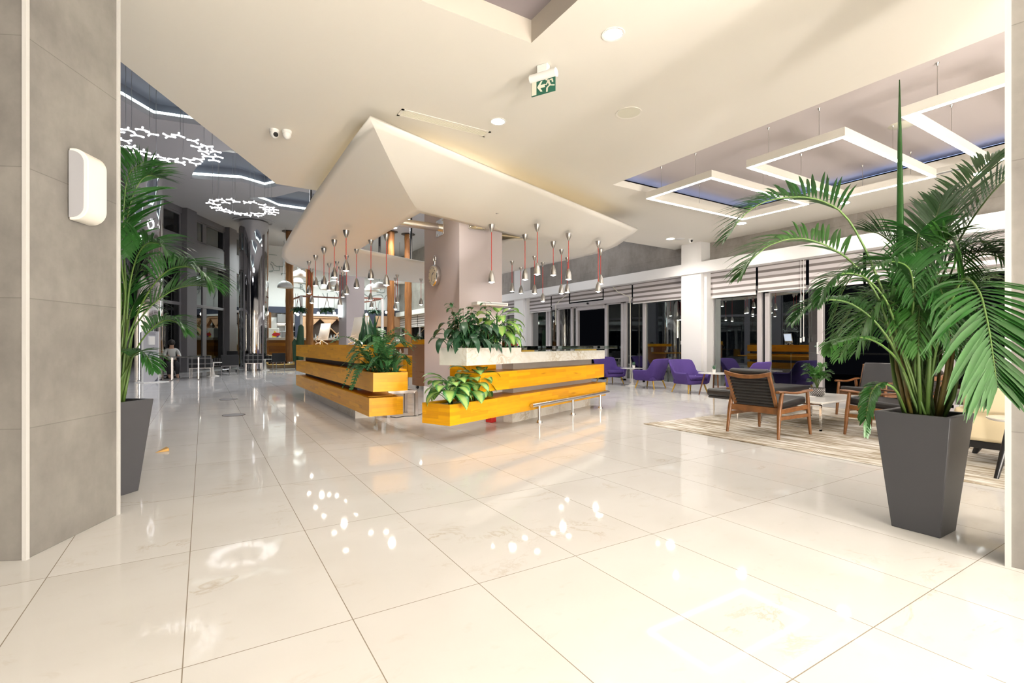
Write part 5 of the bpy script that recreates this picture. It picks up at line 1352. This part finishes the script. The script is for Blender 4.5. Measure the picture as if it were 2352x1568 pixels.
for i, (u, v) in enumerate(BULB):
    p = at(u, v, y=29.6)
    t = thing('string_bulb', 'small round bulb below the slate beam, ' + ['beside the first hanging plant', 'lowest at the first white post', 'left of the hanging plant over the shelves', 'beside the lit wall lamp', 'right of the broad grey column', 'next to the third log column'][i], 'bulb', p, 0, 'bare bulbs over the bar')
    MB().sphere((0, 0, 0), .075, n=10, m=7).build('bulb', 'string_bulb', t, smooth='full', local=True)
    MB().cyl((0, 0, .06), (0, 0, 4 - p.z), .01, n=5).build('cord', 'shelf_dark', t, local=True)
# cactus on the bar end
p = at(689, 790, y=25.6); p.z = 0
t = thing('potted_cactus', 'tall dark columnar cactus behind the far end of the wood counter', 'plant', (p.x, p.y, 0))
MB().lathe([(.2, 0), (.26, .4), (.22, .4)], 16, (p.x, p.y, 0)).build('pot', 'planter_grey', t, smooth=True)
MB().tube([(p.x, p.y, .38), (p.x, p.y, 1.2), (p.x + .05, p.y, 2.05), (p.x + .05, p.y, 2.15)], [.16, .19, .12, .03], 10).tube([(p.x - .22, p.y, .38), (p.x - .24, p.y, 1.3), (p.x - .24, p.y, 1.45)], [.1, .11, .03], 8).build('stem', 'cactus_green', t, smooth=True)

# floor details
for (u, v), r, lab in (((525, 917), .16, 'dark round floor cover, further of the two in the aisle'), ((537, 953), .16, 'dark round floor cover, nearer of the two in the aisle')):
    p = fpos(u, v); t = thing('floor_cover', lab, 'floor cover', p)
    MB().lathe([(r, 0), (r, .004), (0, .005)], 28, p).build('plate', 'steel_grey', t)
    MB().lathe([(r, .0), (r + .012, .0), (r + .012, .005), (r, .006)], 28, p, closed=True).build('rim', 'shelf_dark', t)
p = fpos(356, 1040); q = fpos(384, 1034)
tag(MB().add([p + Vector((0, 0, .002)), q + Vector((.02, -.06, .002)), q + Vector((-.01, .05, .002)), q + Vector((.02, -.06, .035)), q + Vector((-.01, .05, .035))], [(0, 1, 2), (0, 3, 1), (0, 2, 4), (0, 4, 3), (1, 3, 4, 2)]).build('door_wedge', 'brass_wood'), 'small yellow wooden door wedge lying on the marble floor by the left planter', 'wedge')

# ================================================================== PLANTS
def spline(P, n):
    P = [Vector(p) for p in P]; Q = [P[0] * 2 - P[1]] + P + [P[-1] * 2 - P[-2]]; out = []
    seg = len(P) - 1
    for k in range(n + 1):
        s = seg * k / n; i = min(int(s), seg - 1); f = s - i; a, b, c, d = Q[i:i + 4]
        out.append(.5 * ((2 * b) + (c - a) * f + (2 * a - 5 * b + 4 * c - d) * f * f + (3 * b - 3 * c + d - a) * f ** 3))
    return out
def frond(parent, P, L, n=26, w=.026, t0=.38, droop=.5, mat='palm_leaf', stem_r=.009, lift=.25, seed=0, name='frond', ang=.85):
    rr = random.Random(seed); N = 60; C = spline(P, N)
    base = WORLD[parent.name]; m = MB()
    for k in range(n):
        s = t0 + (1 - t0) * (k + .5) / n; i = min(int(s * N), N - 1); p = C[i].lerp(C[i + 1], s * N - i)
        T = (C[min(i + 2, N)] - C[max(i - 1, 0)]).normalized()
        side = T.cross(Vector((0, 0, 1)))
        if side.length < .15: side = T.cross(Vector((cs, -sn, 0)).cross(Vector((0, 0, 1))))
        side.normalize(); up = side.cross(T).normalized()
        q = (k + .5) / n; LL = L * (.45 + .55 * math.sin(PI * min(1, q * .9 + .12)) ** .8) * (1 - .35 * q ** 3)
        for sg in (-1, 1):
            a = ang - .35 * q + rr.uniform(-.08, .08)
            d = T * math.cos(a) + side * sg * math.sin(a) + up * (lift + rr.uniform(-.08, .08))
            m.leaf(p, d, LL * rr.uniform(.9, 1.08), w * rr.uniform(.85, 1.1), droop * rr.uniform(.8, 1.25), fold=.25, segs=5, up=up, shape=.8)
    o = m.build(name, mat, parent, smooth='full')
    WORLD[o.name] = base
    N2 = 24; C2 = [C[int(k * N / N2)] for k in range(N2 + 1)]
    MB().tube(C2, [stem_r * (1 - .75 * k / N2) for k in range(N2 + 1)], 6).build('stem', 'palm_stem', o, smooth='full')
    return o
def pot(parent, c, hb, ht, h, rot=0.0):
    R = Matrix.Rotation(rot, 3, 'Z'); c = Vector(c)
    def sq(a, z): return [c + R @ Vector((x * a, y * a, z)) for x, y in ((-1, -1), (1, -1), (1, 1), (-1, 1))]
    rings = [sq(hb, 0), sq(ht, h), sq(ht - .03, h), sq(ht - .045, h - .09)]
    m = MB(); vs = [p for r in rings for p in r]
    m.add(vs, [(3, 2, 1, 0)] + [(i * 4 + k, i * 4 + (k + 1) % 4, (i + 1) * 4 + (k + 1) % 4, (i + 1) * 4 + k) for i in range(3) for k in range(4)])
    m.build('planter', 'planter_grey', parent, bevel=.004)
    s = sq(ht - .05, h - .085); MB().add(s, [(0, 1, 2, 3)]).build('soil', 'soil', parent)

# right palm
PC = Vector((3.89, 1.31, 0))
t = thing('potted_palm', 'tall areca palm in a tapered dark grey square planter by the right pillar', 'plant', PC)
pot(t, PC, .125, .195, .74)
B = lambda k: PC + Vector((random.uniform(-.08, .08), random.uniform(-.08, .08), .66))
FR = [([(2060, 760, 3.12), (2000, 600, 3.08), (1945, 500, 3.02), (1890, 462, 2.98), (1830, 452, 2.95), (1760, 462, 2.92), (1708, 495, 2.9), (1668, 548, 2.88)], .36, 24, .40, .35, 0),
      ([(2055, 800, 3.1), (2020, 690, 3.05), (1965, 610, 3.0), (1900, 565, 2.96), (1835, 547, 2.92), (1770, 562, 2.9), (1725, 598, 2.88), (1703, 632, 2.87)], .32, 26, .42, .45, 0),
      ([(2110, 760, 3.2), (2140, 620, 3.25), (2175, 520, 3.28), (2215, 440, 3.32), (2262, 382, 3.36), (2315, 348, 3.38)], .36, 24, .42, .3, 0),
      ([(2125, 760, 3.2), (2180, 600, 3.2), (2235, 500, 3.15), (2300, 420, 3.1), (2370, 365, 3.05), (2440, 350, 3.0)], .42, 24, .40, .3, 0),
      ([(2150, 800, 3.0), (2185, 690, 2.82), (2215, 640, 2.62), (2248, 668, 2.42), (2268, 740, 2.32), (2281, 820, 2.27), (2290, 885, 2.24)], .50, 22, .50, .55, 1),
      ([(2070, 800, 3.1), (2040, 700, 3.0), (1990, 640, 2.92), (1935, 628, 2.88), (1900, 655, 2.84), (1880, 700, 2.82)], .19, 20, .45, .8, 0),
      ([(2065, 830, 3.1), (2020, 750, 3.05), (1960, 700, 3.0), (1905, 688, 2.95), (1858, 702, 2.92), (1822, 742, 2.9)], .21, 24, .42, .8, 0),
      ([(2075, 850, 3.1), (2035, 800, 3.02), (1985, 775, 2.95), (1935, 782, 2.9), (1912, 792, 2.86), (1902, 812, 2.84)], .13, 22, .40, .9, 0),
      ([(2090, 780, 3.15), (2080, 660, 3.2), (2062, 580, 3.25), (2025, 540, 3.3), (1985, 530, 3.35)], .30, 20, .45, .4, 0),
      ([(2100, 760, 3.15), (2110, 640, 3.15), (2128, 560, 3.18), (2150, 500, 3.2), (2165, 455, 3.22)], .34, 22, .42, .25, 0),
      ([(2095, 780, 3.1), (2098, 690, 3.0), (2090, 620, 2.95), (2050, 600, 2.88), (2000, 615, 2.8)], .32, 20, .45, .8, 1),
      ([(2130, 840, 3.2), (2180, 770, 3.2), (2230, 735, 3.15), (2285, 750, 3.1), (2330, 800, 3.05)], .34, 22, .40, .7, 1),
      ([(2120, 860, 3.15), (2160, 810, 3.1), (2200, 795, 3.05), (2240, 820, 3.0), (2265, 870, 2.97)], .30, 20, .36, .8, 1),
      ([(2105, 820, 3.2), (2130, 730, 3.3), (2165, 670, 3.35), (2215, 640, 3.4), (2270, 640, 3.42)], .34, 20, .42, .5, 0),
      ([(2060, 900, 3.02), (2025, 880, 2.95), (2003, 900, 2.9), (1992, 945, 2.87), (1988, 1000, 2.86)], .11, 16, .35, .8, 0),
      ([(2100, 820, 3.1), (2120, 700, 3.05), (2160, 620, 3.0), (2220, 580, 2.95), (2290, 580, 2.9)], .36, 22, .42, .45, 1),
      ([(2085, 850, 3.1), (2062, 790, 3.1), (2030, 740, 3.12), (1990, 720, 3.15)], .30, 18, .40, .7, 0),
      ([(2108, 840, 3.2), (2115, 760, 3.3), (2110, 700, 3.38), (2090, 660, 3.45)], .32, 18, .42, .4, 1)]
for k, (pp_, L, n, t0, dr_, pale) in enumerate(FR):
    frond(t, [B(k)] + [at(u, v, d=d) for u, v, d in pp_], L * .9, int(n * 1.45), .0185 if k != 4 else .024, t0, dr_, 'palm_leaf_pale' if pale == 0 and k % 3 == 1 else 'palm_leaf', seed=k)
rr = random.Random(77)
for k in range(16):
    a = 2 * PI * k / 16 + rr.uniform(-.2, .2); h = Vector((math.cos(a), math.sin(a), 0)); R_ = rr.uniform(.28, .62); z = rr.uniform(1.25, 1.85)
    if h.dot(Vector((-sn, -cs, 0))) > .6: R_ *= .6
    if h.dot(Vector((-cs, sn, 0))) > .5: R_ *= .65; z += .15
    frond(t, [B(0), PC + h * R_ * .12 + Vector((0, 0, z * .62)), PC + h * R_ * .45 + Vector((0, 0, z * .93)), PC + h * R_ * .8 + Vector((0, 0, z)), PC + h * R_ * 1.15 + Vector((0, 0, z * .93)), PC + h * R_ * 1.4 + Vector((0, 0, z * .78))], rr.uniform(.22, .32), 30, .0165, .42, .7, 'palm_leaf_pale' if k % 2 else 'palm_leaf', .008, seed=200 + k)
for k in range(16):
    a = k * 2.4; top = PC + Vector((.18 * math.cos(a), .18 * math.sin(a), random.uniform(1.0, 1.45))); bb = PC + Vector((.075 * math.cos(a), .075 * math.sin(a), .65))
    MB().tube([bb, bb.lerp(top, .5) + Vector((.02 * math.cos(a), .02 * math.sin(a), .0)), top], [.014, .011, .006], 8).build('cane', 'cane' if k % 2 else 'palm_stem', t, smooth='full')
sp0, sp1 = at(2068, 640, d=3.14), at(2066, 183, d=3.14)
m = MB(); m.tube([at(2085, 860, d=3.14), at(2072, 720, d=3.14), sp0, sp0.lerp(sp1, .35), sp0.lerp(sp1, .7), sp1], [.010, .013, .021, .019, .012, .003], 8, flat_=.4)
m.build('unopened_spear', 'palm_leaf', t, smooth='full')

# left palm
LC = Vector((-.62, 4.95, 0))
t = thing('potted_palm', 'areca palm in a dark square planter behind the left concrete pillar', 'plant', LC)
pot(t, LC, .125, .195, .73, math.radians(48))
B = lambda k: LC + Vector((random.uniform(-.08, .08), random.uniform(-.08, .08), .66))
FL = [([(288, 700, 3.92), (284, 560, 3.95), (285, 470, 3.95), (296, 400, 3.92), (330, 372, 3.88)], .52, 18, .40, .22, 1.25),
      ([(300, 760, 3.9), (335, 680, 3.85), (380, 625, 3.8), (425, 612, 3.78), (462, 628, 3.75), (485, 655, 3.73)], .38, 24, .42, .7, .8),
      ([(300, 780, 3.9), (340, 710, 3.95), (395, 668, 4.0), (445, 655, 4.03), (490, 662, 4.05)], .34, 22, .42, .6, .8),
      ([(285, 720, 3.9), (280, 620, 3.8), (270, 565, 3.7), (250, 535, 3.6), (225, 530, 3.52)], .30, 18, .45, .5, .8),
      ([(292, 720, 3.9), (305, 620, 3.85), (330, 565, 3.8), (365, 560, 3.76), (392, 588, 3.73)], .32, 20, .42, .7, .8),
      ([(300, 830, 3.9), (330, 775, 3.88), (368, 740, 3.86), (400, 738, 3.85), (424, 762, 3.84)], .26, 18, .42, .8, .8),
      ([(290, 850, 3.88), (305, 818, 3.82), (325, 808, 3.78), (342, 825, 3.75), (352, 850, 3.73)], .20, 16, .36, .7, .8),
      ([(284, 700, 3.95), (288, 540, 4.0), (305, 450, 4.02), (335, 405, 4.05), (372, 410, 4.06)], .36, 20, .42, .4, .9),
      ([(278, 700, 3.9), (262, 560, 3.9), (240, 470, 3.92), (200, 420, 3.95)], .4, 18, .42, .4, .85),
      ([(282, 740, 3.95), (300, 660, 4.05), (325, 620, 4.1), (355, 640, 4.14)], .34, 18, .40, .6, .8),
      ([(290, 780, 3.95), (300, 720, 4.0), (318, 690, 4.05), (345, 700, 4.08)], .30, 18, .40, .6, .8),
      ([(275, 760, 3.9), (255, 680, 3.95), (220, 640, 4.0), (180, 650, 4.05)], .36, 18, .42, .6, .8)]
for k, (pp_, L, n, t0, dr_, an) in enumerate(FL):
    frond(t, [B(k)] + [at(u, v, d=d) for u, v, d in pp_], L, int(n * 1.4), .019, t0, dr_, 'palm_leaf', seed=40 + k, ang=an)
for k in range(9):
    a = k * 2.4; top = LC + Vector((.14 * math.cos(a), .14 * math.sin(a), random.uniform(1.0, 1.4))); bb = LC + Vector((.07 * math.cos(a), .07 * math.sin(a), .65))
    MB().tube([bb, top], [.013, .006], 8).build('cane', 'palm_stem', t, smooth='full')

# snake plant in the upper trough
SP = Vector((XF + .23, 7.45, 1.12))
t = thing('snake_plant', 'dark upright snake plant in the top trough of the wood counter', 'plant', SP)
rr = random.Random(4); m = MB()
for k in range(20):
    b = SP + Vector((rr.uniform(-.15, .15), rr.uniform(-.22, .22), 0)); L = rr.uniform(.22, .52) if k > 3 else rr.uniform(.48, .60)
    m.leaf(b, (rr.uniform(-.28, .28), rr.uniform(-.28, .28), 1), L, rr.uniform(.055, .075), .05, fold=.35, segs=6, up=(math.cos(k), math.sin(k), 0), shape=.75, twist=rr.uniform(-.3, .3))
m.build('leaves', 'dark_leaf', t, smooth='full')
m = MB()
for k in range(70):
    a = rr.uniform(0, 2 * PI); m.leaf(SP + Vector((rr.uniform(-.17, .17), rr.uniform(-.26, .26), 0)), (math.cos(a), math.sin(a), rr.uniform(.5, 1.6)), rr.uniform(.08, .22), .05, .8, segs=4)
m.build('undergrowth', 'dark_leaf', t, smooth='full')
# fern in the middle trough
FC = Vector((XF + .24, 6.88, .765))
t = thing('fern', 'lush green fern spilling over the middle trough of the wood counter', 'plant', FC)
rr = random.Random(14)
for k in range(46):
    a = rr.uniform(0, 2 * PI); o_ = FC + Vector((rr.uniform(-.13, .13), rr.uniform(-.28, .28), 0)); L = rr.uniform(.30, .60); up_ = rr.uniform(.55, 1.3)
    h = Vector((math.cos(a), math.sin(a), 0)); drp = rr.uniform(0, .45) if k % 3 == 0 else rr.uniform(-.1, .12)
    if k < 5: h = Vector((-1, rr.uniform(-.9, .1), 0)).normalized(); up_ = .4; drp = .6; L = .42
    P = [o_, o_ + h * L * .3 + Vector((0, 0, up_ * L * .75)), o_ + h * L * .75 + Vector((0, 0, up_ * L - drp * L * .3)), o_ + h * L * 1.15 + Vector((0, 0, up_ * L * .8 - drp * L * 1.3))]
    frond(t, P, .075, 18, .028, .22, .3, 'fern_leaf', .003, .1, k, 'fern_frond', 1.2)
m = MB()
for k in range(60):
    a = rr.uniform(0, 2 * PI); m.leaf(FC + Vector((rr.uniform(-.15, .15), rr.uniform(-.32, .32), 0)), (math.cos(a) * .8, math.sin(a) * .8, rr.uniform(.3, 1.6)), rr.uniform(.2, .48), .034, .9, segs=6)
m.build('long_leaves', 'mid_leaf', t, smooth='full')
# low dumb cane plants (lower trough of the marble counter)
def lp(a, b, z): return O + ax * a + bx * b + Vector((0, 0, z))
def dumbcane(base, n, hts, L, Wd, mat, seed, lab, name='dumb_cane', spread=.9, fwd=None):
    t = thing(name, lab, 'plant', base); rr = random.Random(seed); m = MB(); s = MB()
    for k in range(n):
        a = 2 * PI * k * .382 + rr.uniform(-.3, .3); z = hts * (.25 + .75 * (k + 1) / n)
        p = base + Vector((.03 * math.cos(a), .03 * math.sin(a), z * .75)); d = Vector((math.cos(a) * spread, math.sin(a) * spread, .75))
        q = p + d.normalized() * L * .45; s.tube([p, p.lerp(q, .6) + Vector((0, 0, .01)), q], [.006, .005, .004], 6)
        fr = (k + 1) / n; dd = Vector((math.cos(a), math.sin(a), -.35 + .9 * fr))
        m.leaf(q, dd, L * rr.uniform(.8, 1.1), Wd * rr.uniform(.85, 1.1), 1.9 - .9 * fr, fold=.18, segs=7, shape=.8)
    s.tube([base + Vector((0, 0, -.02)), base + Vector((.01, .0, hts * .5)), base + Vector((.0, .01, hts * .85))], [.014, .011, .006], 8)
    m.build('leaves', mat, t, smooth='full'); s.build('stem', 'fern_leaf', t, smooth='full'); return t
GD = 'variegated plants in the low trough'
for i, (a, b, n, h, lab) in enumerate([(.16, .16, 10, .24, 'pale-centred leafy plant at the near corner of the low wood trough'), (.34, .28, 11, .30, 'pale-centred leafy plant second from the near corner of the low trough'), (.55, .18, 9, .26, 'pale-centred leafy plant in the middle of the low trough'), (.78, .26, 11, .40, 'tallest pale-centred plant in the low trough, reaching the marble slab')]):
    dumbcane(lp(a, b, .415), n + 7, h * 1.15, .26, .17, 'variegated_leaf', 20 + i, lab)['group'] = GD
# plants in the marble trough
GU = 'plants in the marble trough'
t = thing('trailing_plant', 'dark green plant with long leaves hanging over the marble trough', 'plant', lp(.62, .22, 1.10)); t['group'] = GU
rr = random.Random(31); m = MB(); s = MB()
for k in range(95):
    base = lp(rr.uniform(.42, 1.15), rr.uniform(.10, .40), 1.10); a = rr.uniform(0, 2 * PI); h = rr.uniform(.06, .36)
    hv = Vector((math.cos(a), math.sin(a), 0)); q = base + hv * rr.uniform(.04, .17) + Vector((0, 0, h))
    s.tube([base, base.lerp(q, .5) + Vector((0, 0, .03)), q], .005, 5)
    m.leaf(q, hv + Vector((0, 0, rr.uniform(-.5, .4))), rr.uniform(.17, .28), rr.uniform(.075, .105), 1.5, segs=7, fold=.2, shape=.8)
for (a, b), hv in (((.36, .30), -ax), ((.36, .16), -ax), ((.42, .05), -bx - ax * .4), ((.55, .05), -bx), ((.38, .40), -ax - bx * .2), ((.98, .05), -bx), ((.44, .22), -ax - bx * .5)):
    q = lp(a, b, 1.24) + hv * .05; s.tube([lp(a + .05, .2, 1.1), q], .005, 5); m.leaf(q, hv + Vector((0, 0, .15)), rr.uniform(.27, .33), .085, 2.6, segs=9, fold=.2, shape=.8)
m.build('leaves', 'dark_leaf', t, smooth='full'); s.build('stem', 'fern_leaf', t, smooth='full')
t = thing('leafy_shrub', 'small-leaved green shrub standing upright in the marble trough', 'plant', lp(.62, .30, 1.10)); t['group'] = GU
m = MB(); s = MB()
for k in range(15):
    b = lp(rr.uniform(.42, 1.1), rr.uniform(.15, .36), 1.10); tip = b + Vector((rr.uniform(-.12, .08), rr.uniform(-.08, .08), rr.uniform(.28, .60) if k else .64)); C = spline([b, b.lerp(tip, .5) + Vector((rr.uniform(-.04, .04), 0, .04)), tip], 10)
    s.tube(C, [.007 - .0005 * i for i in range(11)], 6)
    for i in range(2, 11):
        for e in range(3):
            a = rr.uniform(0, 2 * PI); m.leaf(C[i], (math.cos(a), math.sin(a), rr.uniform(-.4, .4)), rr.uniform(.08, .13), .05, 1.1, segs=4)
m.build('leaves', 'mid_leaf', t, smooth='full'); s.build('stem', 'cane', t, smooth='full')
dumbcane(lp(1.22, .22, 1.10), 22, .60, .30, .15, 'lime_leaf', 51, 'tall lime green dumb cane in the marble trough before the pale column face')['group'] = GU
dumbcane(lp(1.46, .24, 1.10), 16, .40, .24, .12, 'variegated_leaf', 57, 'shorter variegated plant at the glass shelf end of the marble trough')['group'] = GU
# palm in the woven pot on the coffee table
p = at(1877, 911, z=.40); p = Vector((7.72, 3.93, .40))
p = at(1877, 909, z=.40)
t = thing('potted_palm', 'small parlour palm in a woven grey pot on the white coffee table', 'plant', p)
MB().lathe([(.07, 0), (.092, .02), (.10, .07), (.095, .125), (.082, .125), (.08, .10)], 26, p).build('pot', 'woven_pot', t, smooth=True)
m = MB()
for j in range(6):
    for k in range(20): m.sphere(p + Vector((.099 * math.cos(2 * PI * (k + .5 * (j % 2)) / 20), .099 * math.sin(2 * PI * (k + .5 * (j % 2)) / 20), .02 + .018 * j)), .006, n=6, m=4)
m.build('woven_dots', 'paper', t)
rr = random.Random(2)
for k in range(20):
    a = k * 2.4; h = Vector((math.cos(a), math.sin(a), 0)); R_ = rr.uniform(.09, .17); z = rr.uniform(.12, .33) if k > 2 else .36
    frond(t, [p + Vector((0, 0, .10)), p + h * R_ * .3 + Vector((0, 0, .10 + z * .6)), p + h * R_ * .75 + Vector((0, 0, .10 + z)), p + h * R_ * 1.25 + Vector((0, 0, .08 + z))], .095, 14, .019, .40, .5, 'palm_leaf_pale', .004, .2, 70 + k)

# ================================================================== LIGHT
for p, pw in [((-4.2, 12.5, 6.9), 500), ((-2.8, 18.5, 6.9), 450), ((3.5, 12.5, 6.9), 420), ((6.5, 13.5, 6.9), 420), ((2.0, 21.5, 6.9), 420), ((-3, 15, 6.9), 350), ((5.0, 19.0, 6.9), 450), ((9.3, 12.5, 6.9), 380), ((9.3, 20, 6.9), 450), ((8.0, 23.5, 6.9), 350)]:
    lamp('hall_lamp', p, pw * .52, (.93, .95, 1), 2.4, .9, .09)
for p, pw in [((3.2, 28.6, 6.9), 620), ((6.0, 28.6, 6.9), 620), ((9.0, 28.6, 6.9), 560)]:
    lamp('bar_lamp', p, pw, (.88, 1, .96), 2.6, .9, .15)
HD = [(at(938, 505, z=HZ), 'hall ceiling downlight seen through the canopy opening, upper'), (at(905, 523, z=HZ), 'hall ceiling downlight seen through the canopy opening, lower')]
for p, lab in HD: downlight(Vector((p.x, p.y, HZ)), .14, lab, 300, (1, .97, .92))
# lamps of the canopy: small spots in the pendants over each counter
for x, y in ((2.15, 9.2), (2.15, 11.2), (2.6, 7.9), (4.2, 6.75), (5.4, 7.0), (6.6, 7.5)):
    lamp('pendant_bulb', (x, y, 2.05), 26, (1, .93, .82), 2.75, .6, .05)
w = bpy.data.worlds.new('night'); S.world = w; w.use_nodes = True
w.node_tree.nodes['Background'].inputs[0].default_value = (.0012, .0013, .0018, 1); w.node_tree.nodes['Background'].inputs[1].default_value = 1.0

# ================================================================== CAMERA
cam = bpy.data.cameras.new('Camera'); co = bpy.data.objects.new('Camera', cam); COL.objects.link(co)
cam.sensor_width = 36; cam.lens = 36 * FPX / 2352; cam.shift_y = (HY - 784) / 2352; cam.clip_start = .05; cam.clip_end = 200
co.location = (0, 0, H); co.rotation_euler = (PI / 2, 0, -YAW); S.camera = co
S.view_settings.view_transform = 'Standard'; S.view_settings.look = 'None'; S.view_settings.gamma = 1; S.view_settings.exposure = 0.84
S.view_settings.use_curve_mapping = False
c = S.cycles; c.use_denoising = True; c.use_adaptive_sampling = True; c.adaptive_threshold = .05; c.max_bounces = 5; c.diffuse_bounces = 3; c.glossy_bounces = 3; c.transmission_bounces = 4; c.transparent_max_bounces = 12
c.caustics_reflective = False; c.caustics_refractive = False; c.sample_clamp_indirect = 6
